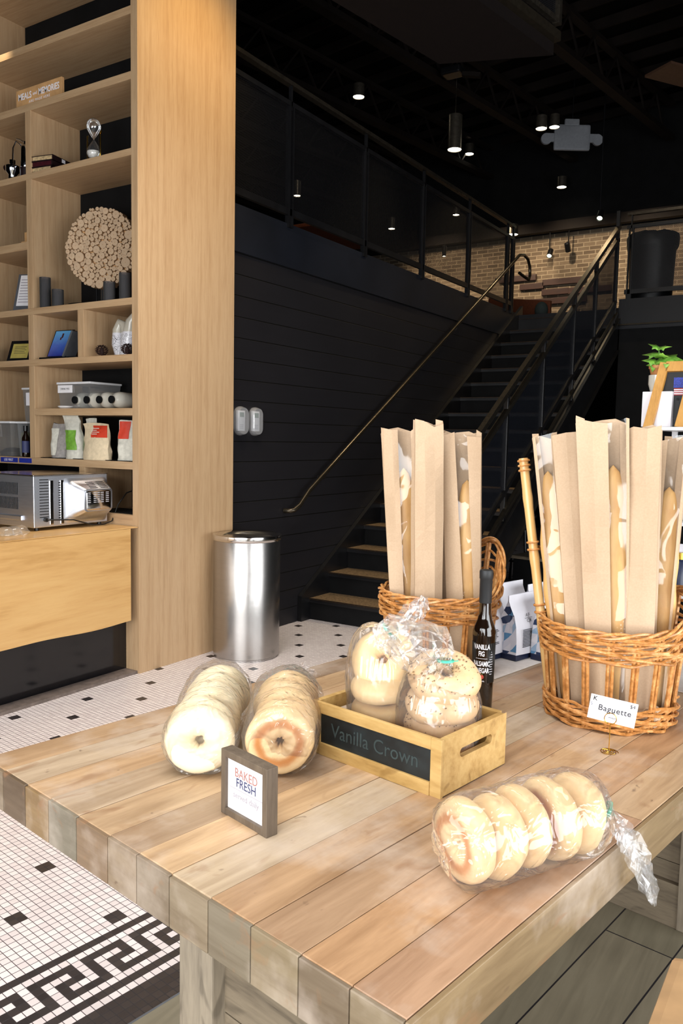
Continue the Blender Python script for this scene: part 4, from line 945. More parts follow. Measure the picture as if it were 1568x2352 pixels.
# ---------------------------------------------------------------- card on a wire stand
ch=thing('card_holder','gold wire card stand with a coiled foot in front of the right basket','card holder',(-.400,1.682,HT),R_(14))
m=MB(); pts=[]
for i in range(90): a=i*.22; rr=.019-.016*i/90; pts.append((rr*math.cos(a),rr*math.sin(a),.0012+.00003*i))
pts+=[(0,0,.006),(0,0,.06)]
m.tube(pts,.0009,6)
m.tube([(.0,.0,.06)]+[(.012*math.sin(t*.35),.0,.072-.012*math.cos(t*.35)) for t in range(0,18)],.0009,6)
m.tube([(.002,.0035,.062)]+[(.010*math.sin(t*.35),.0035,.072-.010*math.cos(t*.35)) for t in range(0,18)],.0009,6); m.build('wire','gold',ch)
cdt=thing('price_card','white price card reading Baguette \$4, clipped in a gold wire stand'.replace('\\',''),'price card',tuple(Vector((-.400,1.682,HT+.062))),R_(13),rot=(R_(-4),R_(7.5),R_(13)))
m=MB(); m.box(-.047,.047,.0012,.0020,.001,.052); cdm=m.build('card','white_card',cdt)
text('lettering','Baguette',.0170,'ink_grey',cdm,(.004,.0008,.0275),(R_(90),0,0),extrude=.0001,space=1.1,bold=.0002)
text('price','$4',.0105,'ink_black',cdm,(.037,.0008,.0435),(R_(90),0,0),extrude=.0001)
text('monogram','K',.013,'ink_black',cdm,(-.0375,.0008,.044),(R_(90),0,0),extrude=.0001,bold=.0002)
text('monogram','S',.009,'ink_navy',cdm,(-.043,.0008,.032),(R_(90),0,0),extrude=.0001)
text('small_print','WHEAT',.0045,'ink_grey',cdm,(.002,.0008,.011),(R_(90),0,0),extrude=.0001)
m=MB(); m.box(-.030,.015,.0008,.0012,.0478,.0481); m.box(-.035,.042,.0008,.0012,.0065,.0068); m.box(.0435,.0438,.0008,.0012,.006,.036); m.build('border_line','ink_grey',cdm)
# ---------------------------------------------------------------- cloth and coffee bags
m=MB(); poly=[(.43,1.185),(.437,1.46),(.60,1.452),(.80,1.440),(1.03,1.43),(1.03,1.93),(.02,1.93),(.02,1.36),(.30,1.33),(.41,1.20)]
N=len(poly); base=Vector((TBL[0],TBL[1],0)); pts=[TW(v,u,HT+.0022)-TW(.5,1.6,HT) for v,u in poly]
m.add([(p.x,p.y,p.z) for p in pts],[tuple(range(N))]); o=m.build('table_cloth','cloth',None,loc=tuple(TW(.5,1.6,HT)),thick=.0018); tag(o,'off-white cloth laid on the table under the coffee bags','cloth')
t=NT('bag_pattern'); v=t.coord('Object'); sp=t.node('ShaderNodeSeparateXYZ'); t.link(v,sp.inputs[0])
gx=t.math('DIVIDE',t.math('ADD',sp.outputs[0],sp.outputs[1]),.024); gz=t.math('DIVIDE',sp.outputs[2],.026)
fx=t.math('FLOOR',gx); fz=t.math('FLOOR',gz); tri=t.math('GREATER_THAN',t.math('ADD',t.math('SUBTRACT',gx,fx),t.math('SUBTRACT',gz,fz)),1.0)
cm=t.node('ShaderNodeCombineXYZ'); t.link(fx,cm.inputs[0]); t.link(fz,cm.inputs[1]); t.link(tri,cm.inputs[2]); wn=t.node('ShaderNodeTexWhiteNoise'); t.link(cm.outputs[0],wn.inputs['Vector'])
t.base(t.ramp(wn.outputs[0],[(0,srgb('c9cbd6')),(.38,srgb('4f84ad')),(.55,srgb('d4d4dc')),(.70,srgb('1d2f52')),(.85,srgb('8fa9c4'))],'CONSTANT')); t.p(Roughness=.5); M['bag_pattern']=t.m
simple('bag_white','dcdbe2',.5,var=.03,scale=20,bump=.2); simple('bag_navy','16203c',.4,var=.1)
def coffee_bag():
    root=thing('coffee_bag','x','coffee bag',(0,0,0))
    W,D,H=.138,.066,.190
    # front and back panel
    def pan(yf,sgn):
        m=MB(); vs=[];rows=[(0.018,0,1),(.06,.0,1),(.10,.003,1),(.13,.010,1),(.155,.024,1),(.172,D/2-.002,1),(H,D/2-.001,1)]
        cols=9
        for z,y,s in rows:
            for k in range(cols+1):
                x=W*k/cols; e=math.sin(math.pi*k/cols)
                yy=y-.006*e*(1 if z<.12 else .3)
                vs.append((x,yy if sgn>0 else D-yy,z))
        fs=[(i*(cols+1)+k,i*(cols+1)+k+1,(i+1)*(cols+1)+k+1,(i+1)*(cols+1)+k) for i in range(len(rows)-1) for k in range(cols)]
        m.add(vs,fs,None,True); return m
    p=pan(0,1).build('front_panel','bag_white',root); pan(0,-1).build('back_panel','bag_white',root)
    for x,sg2 in ((0,1),(W,-1)):
        m=MB(); vs=[]
        for z,y in ((.018,0),(.06,0),(.10,.003),(.13,.010),(.155,.024),(.170,D/2-.002)):
            g=.012*max(0,min(1,(z-.03)/.1))
            vs+=[(x,y,z),(x+sg2*g,D/2,z),(x,D-y,z)]
        fs=[]
        for i in range(5): fs+=[(3*i,3*i+1,3*i+4,3*i+3),(3*i+1,3*i+2,3*i+5,3*i+4)]
        m.add(vs,fs); m.build('side_gusset','bag_pattern',root)
    m=MB(); m.box(-.001,W+.001,-.001,D+.001,0,.019,bev=.003); m.build('foot','bag_navy',root)
    text('logo','A|F',.0145,'ink_black',p,(W*.42,.0050,.1305),(R_(77),0,0),extrude=.0001)
    text('logo','C|R',.0145,'ink_black',p,(W*.44,.0002,.1145),(R_(77),0,0),extrude=.0001)
    m=MB(); m.box(W*.30,W*.56,.0020,.0030,.1222,.1230); m.build('logo_rule','ink_black',p)
    m=MB(); r=random.Random(2)
    for q in range(13): m.box(.022,.09-r.uniform(0,.02),-.0085,-.0060,.040+q*.0042,.0412+q*.0042)
    m.build('small_print','ink_grey',p)
    return root
cb0=coffee_bag()
spots=[((-.804,2.223),85,'white coffee bag with blue patterned sides, nearest the vinegar bottle in full view'),((-.885,2.130),84,'white coffee bag partly hidden behind the vinegar bottle'),((-.715,2.262),86,'white coffee bag mostly hidden behind the bamboo pole of the right basket'),
 ((-.905,2.385),85,'white coffee bag in the back row, just right of the left basket'),((-.822,2.435),84,'white coffee bag in the middle of the back row'),((-.735,2.47),86,'white coffee bag in the back row behind the bamboo pole'),((-.275,2.195),95,'white coffee bag at the right edge of the photo beside the right basket'),((-.29,2.36),88,'white coffee bag behind the right basket at the right edge of the photo')]
for i,((x,y),a,lb_) in enumerate(spots):
    o=cb0 if i==0 else copy_tree(cb0)
    o.location=(x,y,HT+.0025); o.rotation_euler=(0,0,R_(a-10)); tag(o,lb_,'coffee bag','coffee bags on the cloth')
# a loose straw of wicker behind the crate
m=MB(); m.tube([TW(.76,.86,HT+.0015)-TW(.8,.86),TW(.80,.868,HT+.003)-TW(.8,.86),TW(.86,.885,HT+.0015)-TW(.8,.86)],.0007,5); o=m.build('wicker_straw','wicker',None,loc=tuple(TW(.8,.86,0)+Vector((0,0,0)))); o.location.z=HT-HT+0; tag(o,'thin loose wicker straw lying right of the crate','straw')
# ---------------------------------------------------------------- things on the bookcase shelves
ZA,ZB,ZC,ZD,ZE,ZF_,ZG=4.016,3.646,3.206,2.33,1.991,1.663,1.331
# quote board on the second shelf
t_=thing('quote_board','small tan board reading MEALS and MEMORIES on the second shelf from the top','sign',(-4.90,3.56,ZB))
m=MB(); m.box(0,.46,0,.022,0,.118,bev=.002); bd=m.build('board','pale_wood',t_)
text('lettering','MEALS',.058,'white_card',bd,(.092,-.001,.068),(R_(90),0,0),extrude=.0004,sx=.82,bold=.0008)
text('lettering','and',.030,'white_card',bd,(.195,-.001,.070),(R_(90),0,0),extrude=.0004)
text('lettering','MEMORIES',.058,'white_card',bd,(.335,-.001,.068),(R_(90),0,0),extrude=.0004,sx=.76,bold=.0008)
text('lettering','ARE MADE HERE',.024,'white_card',bd,(.24,-.001,.026),(R_(90),0,0),extrude=.0004,space=1.25)
# three books stacked
bx=-4.655
for i,(h,lab_) in enumerate(((.032,'dark leather book with pale page edges, lowest of three beside the hourglass'),(.036,'dark maroon book in the middle of the stack beside the hourglass'),(.034,'dark leather book on top of the stack beside the hourglass'))):
    z=ZC+sum((.032,.036,.034)[:i])
    b=thing('book',lab_,'book',(bx,3.66,z),R_(8+i*2),'books stacked beside the hourglass')
    m=MB(); m.box(-.085,.085,-.11,.11,0,.004,bev=.001); m.box(-.085,.085,-.11,.11,h-.005,h-.001,bev=.001); m.box(.079,.085,-.11,.11,0,h-.001,bev=.001); m.build('cover','leather',b)
    m=MB(); m.box(-.080,.079,-.106,.106,.004,h-.005); m.build('pages','maroon' if i==1 else 'page_edge',b)
m=MB(); m.box(.0855,.0865,-.02,.012,.006,.028); 
m.build('label','white_card',b)
# hourglass in a metal hoop
hg=thing('hourglass','glass hourglass with white sand hanging in a round gold hoop stand','hourglass',(-4.235,3.64,ZC))
prof=[(0,.03),(.020,.032),(.038,.048),(.046,.072),(.043,.095),(.026,.125),(.008,.150),(.004,.158),(.008,.166),(.026,.190),(.043,.220),(.046,.244),(.038,.268),(.020,.284),(0,.286)]
m=MB(); m.lathe(prof,36,cap=False); m.build('glass_bulb','thin_glass',hg)
m=MB(); m.lathe([(0,.034),(.019,.036),(.036,.050),(.0435,.072),(.0425,.082),(0,.086)],30,cap=False); m.build('sand','sand',hg)
m=MB(); pts=[(.062*math.cos(a),.0,.078+.070*math.sin(a)) for a in [math.pi+math.pi*i/24 for i in range(25)]]
m.tube([(-.060,0,.19)]+pts+[(.060,0,.19)],.0035,8); m.tube([(0,0,0),(0,0,.01)],.022,16); m.lathe([(.006,.185),(.006,.2)],8,Matrix.Translation((.066,0,0))); m.build('hoop_stand','gold',hg)
m=MB(); m.tube([(-.049,0,.19)]+[(.050*math.cos(a),.0,.080+.052*math.sin(a)) for a in [math.pi+math.pi*i/24 for i in range(25)]]+[(.049,0,.19)],.003,8); m.build('inner_hoop','chrome',hg)
# espresso siphon set on the left
es=thing('espresso_maker','chrome antique coffee maker with levers and a tall cylinder, top left cubby','coffee maker',(-4.99,3.66,ZC))
m=MB(); m.lathe([(.0,0),(.055,0),(.055,.012),(.03,.02),(.028,.06),(.045,.08),(.045,.12),(.02,.135),(.02,.16),(0,.16)],28,Matrix.Translation((-.06,-.03,0)),cap=False); m.build('boiler','chrome',es)
m=MB(); m.lathe([(.032,.10),(.034,.105),(.034,.235),(.030,.24),(.012,.255),(.012,.275),(0,.28)],28,Matrix.Translation((.045,0,0)),cap=False); m.build('cylinder','chrome',es)
m=MB(); m.tube([(.045,0,.27),(-.02,0,.30),(-.05,0,.31)],.006,8); m.tube([(-.06,-.03,.1),(-.05,-.03,.24),(-.03,-.02,.285),(-.005,0,.26),(.01,0,.16)],.005,8); m.build('lever','chrome',es)
m=MB(); m.lathe([(0,0),(.06,0),(.06,.015),(.04,.03),(.038,.10),(0,.10)],24,Matrix.Translation((.045,0,0)),cap=False); m.lathe([(0,0),(.02,.005),(.02,.03),(0,.035)],16,Matrix.Translation((-.14,-.03,.12))@Matrix.Rotation(R_(90),4,'Y'),cap=False); m.tube([(-.14,-.03,.12),(-.06,-.03,.12)],.008,8); m.build('base','leather',es)
# wood-slice disc
wr=thing('wood_slice_wreath','large round wall disc made of pale cut branch slices, leaning in the tall cubby','wreath',(-4.245,3.70,ZD+.105),R_(18))
r=random.Random(12); m=MB(); cs=[]; RW=.262
for tries in range(26000):
    rr=r.choice([.034,.030,.026,.022,.019,.016] if tries<500 else [.019,.016,.013,.011] if tries<6000 else [.013,.011,.009]); a=r.uniform(0,6.283); d=math.sqrt(r.random())*(RW-rr)
    x,z=d*math.cos(a),d*math.sin(a)
    if all((x-c[0])**2+(z-c[1])**2>(rr+c[2]-.0045)**2 for c in cs):
        cs.append((x,z,rr))
for x,z,rr in cs:
    y=-r.uniform(0,.012); col=r.uniform(.92,1.05)
    mt=Matrix.Translation((x,y,z+.27))@Matrix.Rotation(R_(90),4,'X')
    m.lathe([(rr*.97,-.06),(rr,-.055),(rr,-.003)],14,mt,col=(.36*col,.22*col,.11*col,1),cap=False)
    m.lathe([(rr,-.003),(rr*.94,0)],14,mt,col=(.36*col,.24*col,.14*col,1),cap=False)
    m.lathe([(rr*.94,0),(.003,.001)],14,mt,col=(.52*col,.38*col,.25*col,1),cap=False,smooth=False); m.lathe([(.003,.001),(0,.001)],14,mt,col=(.42*col,.26*col,.13*col,1),cap=False)
t=NT('slice_wood'); at=t.node('ShaderNodeVertexColor'); at.layer_name='col'; n=t.noise(t.coord('Object'),60,4); t.base(t.mix(t.math('MULTIPLY',n,.5),at.outputs[0],t.mix(1,at.outputs[0],(.78,.68,.58,1),'MULTIPLY'))); t.p(Roughness=.75); M['slice_wood']=t.m
m.build('slices','slice_wood',wr)
m=MB(); m.lathe([(0,0),(.235,0),(.235,.03),(0,.03)],32,Matrix.Translation((0,.045,.27))@Matrix.Rotation(R_(90),4,'X'),cap=False); m.build('backing_disc','pale_wood',wr)
m=MB(); m.box(-.07,.07,.0,.05,-.085,-.07); m.box(-.006,.006,.02,.03,-.07,.0); m.box(-.05,-.044,.02,.03,-.07,.06); m.box(.044,.05,.02,.03,-.07,.06); m.build('stand','black_plastic',wr)
# candles in dark glass
for x,y,h,rr,lab_ in ((-4.655,3.58,.200,.037,'tall dark glass candle at the left of the wood disc'),(-4.515,3.57,.108,.038,'short dark glass candle just left of the wood disc'),(-4.035,3.58,.118,.037,'short dark glass candle under the right edge of the wood disc'),(-3.915,3.60,.165,.037,'tall dark glass candle against the oak side panel'),(-4.31,3.80,.135,.036,'dark candle standing behind the wood disc stand'),(-4.14,3.80,.10,.034,'low dark candle at the back right of the wood disc')):
    c=thing('candle',lab_,'candle',(x,y,ZD),0,'dark glass candles around the wood disc')
    m=MB(); m.lathe([(0,0),(rr,0),(rr,h),(rr-.002,h),(rr-.002,.004),(0,.004)],32,cap=False); m.build('glass','smoke_glass' if 0 else 'dark_clear',c) if 'dark_clear' in M else m.build('glass',(film('dark_clear',(.42,.40,.42),haze=.05,rough=.05,edge=.6,bumpy=0)),c)
    m=MB(); m.lathe([(0,.005),(rr-.003,.005),(rr-.003,h-.036),(0,h-.038)],28,cap=False); m.build('wax','candle',c)
m=MB(); m.lathe([(0,0),(.07,0),(.105,.010),(.10,.012),(.068,.004),(0,.004)],36,cap=False); o=m.build('tray','black_plastic',None,loc=(-4.36,3.66,ZD)); tag(o,'flat black tray on the shelf under the wood disc','tray')
# left cubbies
m=MB(); m.box(0,.11,0,.1,0,.022,bev=.002); m.box(.02,.11,.01,.09,.022,.085,bev=.006); o=m.build('wooden_box','pale_wood',None,loc=(-4.90,3.58,2.769)); tag(o,'small pale wooden box on a dark base in the left cubby','box')
pc=thing('brochure_stand','grey stand holding a printed white menu sheet in the left cubby','sheet holder',(-4.95,3.62,ZD),R_(20))
mt=Matrix.Translation((0,0,.012))@Matrix.Rotation(R_(-17),4,'X')
m=MB(); m.box(-.08,.09,.004,.010,0,.275,mat=mt); m.box(-.08,.09,-.03,.07,0,.010); m.build('stand','grey_plastic',pc)
m=MB(); m.box(-.06,.08,.0015,.003,.035,.265,mat=mt); pp=m.build('menu_sheet','white_paper',pc)
m=MB()
for q in range(9): m.box(-.05,.06-.01*(q%3),.0008,.0014,.06+q*.021,.066+q*.021,mat=mt)
m.build('print','ink_pale',pp)
cf=thing('framed_certificate','black-framed yellow certificate leaning in the left cubby','picture frame',(-4.99,3.60,ZE),R_(10))
mt=Matrix.Translation((0,0,.004))@Matrix.Rotation(R_(-20),4,'X')
m=MB(); 
for a in ((-.10,-.078,0,.155),(.078,.10,0,.155),(-.078,.078,0,.022),(-.078,.078,.133,.155)): m.box(a[0],a[1],0,.014,a[2],a[3],mat=mt,bev=.001)
m.build('frame','black_plastic',cf); m=MB(); m.box(-.078,.078,.004,.008,.022,.133,mat=mt); pp=m.build('certificate','cert_paper',cf)
m=MB()
for q in range(5): m.box(-.055,.05-.012*(q%2),.003,.0042,.06+q*.012,.0625+q*.012,mat=mt)
m.build('print','ink_grey',pp)
m=MB(); m.lathe([(0,0),(.032,0),(.035,.005),(.035,.105),(.033,.105),(.033,.008),(0,.008)],28,cap=False); o=m.build('drinking_glass','thin_glass',None,loc=(-5.215,3.58,ZE)); tag(o,'clear glass at the left edge beside the framed certificate','glass')
# blue award plaque on a dark easel base
pq=thing('award_plaque','blue glass award plaque leaning on a glossy dark stand','award',(-4.50,3.60,ZE),R_(6))
mt=Matrix.Translation((-.08,0,.012))@Matrix.Rotation(R_(-25),4,'X')@Matrix.Rotation(R_(0),4,'Z')
t=NT('plaque_blue'); sp=t.node('ShaderNodeSeparateXYZ'); t.link(t.coord('Object'),sp.inputs[0]); n=t.noise(t.coord('Object'),30,4)
t.base(t.ramp(t.math('ADD',t.math('MULTIPLY',sp.outputs[2],4.6),t.math('MULTIPLY',t.math('SUBTRACT',n,.5),.15)),[(.05,srgb('2b2f7e')),(.45,srgb('3d5fb4')),(.95,srgb('5aa6d8'))])); t.p(Roughness=.2); M['plaque_blue']=t.m
m=MB(); m.box(-.085,.085,.004,.012,0,.215,mat=mt,bev=.002); m.build('dark_backing','gloss_black',pq)
m=MB(); m.box(-.072,.072,0,.004,.012,.205,mat=mt); pf=m.build('blue_face','plaque_blue',pq)
m=MB(); m.box(-.004,.010,-.001,.0005,.150,.185,mat=mt); m.box(-.012,.0,-.001,.0005,.135,.155,mat=mt); m.build('emblem','maroon',pf)
m=MB(); m.box(-.19,.14,-.035,.06,0,.012,bev=.004); m.build('base','gloss_black',pq)
m=MB(); m.box(.02,.034,-.006,.10,.012,.2,mat=Matrix.Rotation(R_(28),4,'Y')@Matrix.Translation((-.04,0,.0))); m.build('strut','grey_plastic',pq)
# marbled white sculpture
ms=thing('marble_vase','white marbled folded stoneware sculpture in the right cubby','sculpture',(-3.95,3.66,ZE))
t=NT('marble'); sp=t.node('ShaderNodeSeparateXYZ'); t.link(t.coord('Object'),sp.inputs[0]); vo=t.node('ShaderNodeTexVoronoi'); vo.feature='DISTANCE_TO_EDGE'; vo.inputs['Scale'].default_value=38; 
nn=t.node('ShaderNodeTexNoise'); nn.inputs['Scale'].default_value=10; mxv=t.node('ShaderNodeVectorMath'); mxv.operation='MULTIPLY_ADD'; tcv=t.coord('Object'); t.link(tcv,nn.inputs['Vector']); t.link(nn.outputs[1],mxv.inputs[0]); mxv.inputs[1].default_value=(.06,.06,.06); t.link(tcv,mxv.inputs[2]); t.link(mxv.outputs[0],vo.inputs['Vector'])
vein=t.math('MULTIPLY',t.math('LESS_THAN',vo.outputs['Distance'],.022),t.math('LESS_THAN',sp.outputs[2],.135)); t.base(t.mix(vein,t.mix(t.math('LESS_THAN',sp.outputs[2],.15),srgb('b5b0a2'),srgb('d0d0d6')),srgb('34343c'))); t.p(Roughness=.2); M['marble']=t.m
m=MB(); m.tube([(-.06,-.01,.0),(-.085,-.01,.08),(-.085,-.01,.17),(-.06,-.01,.215),(-.03,-.01,.20),(-.015,-.01,.15),(-.01,-.02,.08),(.0,-.02,.02)],[.035,.04,.034,.028,.026,.028,.03,.03],20); m.build('left_fold','marble',ms)
m=MB(); m.tube([(.0,-.02,.0),(.02,-.02,.07),(.03,-.02,.15),(.045,-.02,.215),(.075,-.02,.245),(.10,-.01,.22),(.105,0,.12),(.09,0,0)],[.045,.048,.042,.034,.028,.03,.04,.045],20); m.build('right_fold','marble',ms)
def pinecone(x,y,z,s,lab_):
    m=MB(); r=random.Random(int(x*1000))
    for k in range(70):
        f=k/70; th=k*2.39996; rr=.036*math.sin(math.pi*(.12+.8*f))**.8*s; zz=(.006+.062*f)*s
        c=Vector((rr*math.cos(th),rr*math.sin(th),zz)); o_=Vector((math.cos(th),math.sin(th),.35)); sd=Vector((-math.sin(th),math.cos(th),0))
        a=c*.5+Vector((0,0,zz*.5)); m.add([a-sd*.004*s,a+sd*.004*s,c+sd*.0075*s+o_*.002,c+o_*.010*s,c-sd*.0075*s+o_*.002,c+Vector((0,0,-.004*s))],[(0,1,2,3),(0,3,4),(0,4,5,1),(1,5,2),(2,5,3),(3,5,4)])
    m.lathe([(0,0),(.014*s,.01*s),(.016*s,.035*s),(0,.064*s)],12,cap=False)
    o=m.build('pine_cone','pinecone',None,loc=(x,y,z)); tag(o,lab_,'pine cone','pine cones by the marbled sculpture')
pinecone(-4.085,3.56,ZE,1.0,'dark pine cone at the left foot of the marbled sculpture'); pinecone(-3.865,3.57,ZE,1.0,'dark pine cone in front of the marbled sculpture by the oak panel')
# clear bin with lid, and four white bottles lying down
def tub(name,label,x,y,z,w,d,h,lid='white_plastic',rot=0,group=None):
    c=thing(name,label,'storage container',(x,y,z),rot,group)
    m=MB(); k=.012
    vs=[(k,k,0),(w-k,k,0),(w-k,d-k,0),(k,d-k,0),(0,0,h),(w,0,h),(w,d,h),(0,d,h)]
    m.add(vs,[(0,3,2,1),(0,1,5,4),(1,2,6,5),(2,3,7,6),(3,0,4,7)]); m.build('tub','clear_plastic',c,thick=.002)
    m=MB(); m.box(-.006,w+.006,-.006,d+.006,h-.004,h+.010,bev=.003); m.build('lid',lid,c); return c
c=tub('storage_bin','clear lidded bin with a paper label behind the white bottles','x' and -4.565,3.60,ZF_,.32,.26,.165)
m=MB(); m.box(.005,.15,-.004,-.002,.105,.155); lb2=m.build('paper_label','white_paper',c); text('lettering','DRINK MIX',.02,'ink_grey',lb2,(.078,-.0045,.13),(R_(90),0,0),extrude=.0001,sx=.9)
for i,x in enumerate((-4.395,-4.28,-4.16,-4.045)):
    lab_=['leftmost of the four white ceramic bottles lying on the shelf','second from left of the white ceramic bottles lying on the shelf','second from right of the white ceramic bottles lying on the shelf','rightmost white ceramic bottle lying against the oak panel'][i]
    b=thing('ceramic_bottle',lab_,'bottle',(x+.01,3.64,ZF_+.056),0,'white ceramic bottles lying down',rot=(R_(90),0,R_(4)))
    m=MB(); m.lathe([(0,-.14),(.04,-.14),(.052,-.12),(.053,-.02),(.044,.012),(.028,.030),(.022,.040),(.024,.052)],36,cap=False); m.build('body','ceramic',b)
    m=MB(); m.lathe([(.0245,.045),(.0245,.056),(0,.056)],28,cap=False); m.build('dark_mouth','black_plastic',b)  # black disc paints the shade inside the open bottle mouth
m=MB(); m.lathe([(0,0),(.035,0),(.05,.012),(.048,.016),(.03,.006),(0,.006)],30,cap=False); o=m.build('saucer','white_plastic',None,loc=(-4.47,3.585,ZF_)); tag(o,'small white dish at the left end of the bottle shelf','dish')
# stand-up pouches
def pouch(name,label,x,y,w,d,h,mat,lean,labmat,lz,rot,group='stand-up pouches on the lower shelf',labx=(.2,.85),seed=0):
    c=thing(name,label,'pouch',(x,y,ZG),rot,group)
    m=MB(); rows=12; cols=14; vs=[]
    for i in range(rows+1):
        s=i/rows; z=h*s
        for k in range(cols):
            a=2*math.pi*k/cols; dd=d/2*max(.04,(1-s**1.6)); ww=w/2*(1-.05*math.sin(s*3.1))
            X=ww*max(-1,min(1,1.25*math.cos(a)))+lean*s*s*.5; Y=dd*math.sin(a)-d*.05*s
            nz=noise.noise(Vector((X*25,Y*25+seed,z*18)))*.009
            vs.append((X+nz,Y+nz,z*(1+.02*math.sin(k+seed)) if i==rows else z))
    m.add(vs,[(i*cols+k,i*cols+(k+1)%cols,(i+1)*cols+(k+1)%cols,(i+1)*cols+k) for i in range(rows) for k in range(cols)]+[tuple(range(cols-1,-1,-1)),tuple(rows*cols+k for k in range(cols))],None,True)
    pb=m.build('bag',mat,c)
    if labmat:
        m=MB(); vs=[];n=8; zz=[lz[0]+(lz[1]-lz[0])*q/5 for q in range(6)]
        for z in zz:
            s=z/h
            for k in range(n+1):
                f=labx[0]+(labx[1]-labx[0])*k/n; X=-w/2+w*f; cs_=max(-1,min(1,X/(w/2)/1.25)); dd=d/2*max(.04,(1-s**1.6))
                Y=-dd*math.sqrt(max(0,1-cs_*cs_))-d*.05*s
                nz=noise.noise(Vector(((X+lean*s*s*.5)*25,Y*25+seed,z*18)))*.009
                vs.append((X+lean*s*s*.5+nz,Y+nz-.003,z))
        m.add(vs,[(q*(n+1)+k,q*(n+1)+k+1,(q+1)*(n+1)+k+1,(q+1)*(n+1)+k) for q in range(5) for k in range(n)],None,True); l=m.build('label',labmat,c)
        return c,l
    return c,None
pouch('pouch','grey and white foil pouch at the left of the lower shelf',-4.56,3.62,.13,.10,.235,'kraft_grey',.02,'kraft_white',(.02,.20),R_(20),labx=(.0,.42),seed=1)
pouch('pouch','white pouch with a green band and a leaning green top',-4.385,3.60,.135,.09,.30,'kraft_white',-.10,'green_label',(.06,.19),R_(8),labx=(.1,.8),seed=2)
pouch('pouch','white pouch with a green band behind the cream pouch',-4.295,3.66,.10,.07,.27,'kraft_white',.0,'green_label',(.06,.18),R_(5),labx=(.15,.7),seed=3)
c,l=pouch('pouch','cream paper pouch with an orange-red label, centre of the lower shelf',-4.155,3.585,.22,.09,.235,'kraft_cream',-.02,'red_label',(.145,.222),R_(4),labx=(.38,.98),seed=4)
m=MB()
for q in range(4): m.box(-.005,.04+.02*(q%2),-.052,-.050,.165+q*.012,.169+q*.012)
m.build('print','kraft_white',l)
pouch('pouch','cream pouch with a red label tucked against the oak panel',-3.90,3.62,.16,.09,.255,'kraft_white',.02,'red_label',(.14,.25),R_(25),labx=(.05,.5),seed=5)
m=MB(); 
for q in range(60):
    m.box(-.45+q*.015,-.446+q*.015,0,.25,0,.003)
for q in range(14): m.box(-.45,.44,.018*q,.018*q+.003,.001,.004)
o=m.build('shelf_mat','black_plastic',None,loc=(-4.25,3.56,ZG)); tag(o,'black ribbed mat under the pouches on the lower shelf','mat')
m=MB(); 
for q in range(24): m.box(-.20+q*.016,-.195+q*.016,0,.25,0,.003)
for q in range(14): m.box(-.20,.19,.018*q,.018*q+.003,.001,.004)
o=m.build('shelf_mat','black_plastic',None,loc=(-4.0,3.56,1.001)); tag(o,'black ribbed mat in the cubby behind the oven cord','mat')
# left cubby tubs
c=tub('storage_tub','clear tub with white lid on the left, holding dark beans','x' and -5.255,3.555,ZG,.235,.22,.235,group='clear tubs in the lower left cubby')
m=MB(); m.lathe([(0,.002),(.085,.002),(.09,.03),(.05,.055),(0,.06)],24,Matrix.Translation((.11,.11,0)),cap=False); o=m.build('coffee_beans','beans',None,loc=(-5.255,3.555,ZG)); tag(o,'dark coffee beans in the left clear tub','coffee beans',kind='stuff')
m=MB(); m.box(.045,.12,-.004,-.002,.135,.222,bev=.0008); m.build('paper_label','white_card',c)
c=tub('storage_tub','narrow clear tub of herbs beside the small dark bottle','x' and -5.005,3.60,ZG,.11,.2,.235,group='clear tubs in the lower left cubby')
m=MB(); m.box(.012,.095,.015,.18,.004,.17,bev=.01); o=m.build('dried_herbs','herbs',None,loc=(-5.005,3.60,ZG)); tag(o,'olive dried herbs filling the narrow clear tub','herbs',kind='stuff')
c=tub('storage_tub','clear tub with a tag standing on top of the lower tubs','x' and -5.02,3.66,ZG+.248,.20,.2,.225,group='clear tubs in the lower left cubby')
m=MB(); m.box(.04,.09,-.004,-.002,.11,.20,bev=.0008); m.build('paper_label','white_card',c)
bt=thing('small_bottle','small dark bottle with black cap at the right of the left cubby','bottle',(-4.865,3.565,ZG))
m=MB(); m.lathe([(0,0),(.024,0),(.026,.01),(.026,.13),(.012,.16),(.012,.19)],24,cap=False); m.build('body','amber_bottle',bt); m=MB(); m.lathe([(.015,.18),(.015,.215),(0,.216)],20,cap=False); m.build('cap','black_plastic',bt); m=MB(); m.lathe([(.0265,.03),(.0265,.11)],24,cap=False); m.build('label','ink_navy',bt)
# blue tape on the shelf edge
tp=thing('tape_label','blue tape strip with handwriting on the shelf edge at far left','tape',(-5.10,3.5315,1.292)); m=MB(); m.box(0,.19,-.001,.0008,0,.032); a_=m.build('strip','blue_tape',tp); text('handwriting','USE FIRST',.024,'white_paper',a_,(.09,-.0012,.016),(R_(90),0,0),extrude=.0001)
m=MB(); m.box(0,.135,-.001,.0008,0,.032); o=m.build('tape_label','blue_tape',None,loc=(-4.895,3.5315,1.292)); tag(o,'plain blue tape strip on the shelf edge, right of the written one','tape')
# ---------------------------------------------------------------- oven on the counter
ov=thing('microwave_oven','stainless steel oven seen from behind, standing on the counter','oven',(-3.975,2.958,.933))
Wd,Ln,H=.512,.540,.318
m=MB(); m.box(-Wd,0,0,Ln,.018,.018+H-.018,bev=.004); m.build('casing','oven_steel',ov)
m=MB(); m.box(-Wd-.002,.003,-.002,Ln+.002,H,H+.006,bev=.002); m.build('lid_plate','rim_steel',ov)
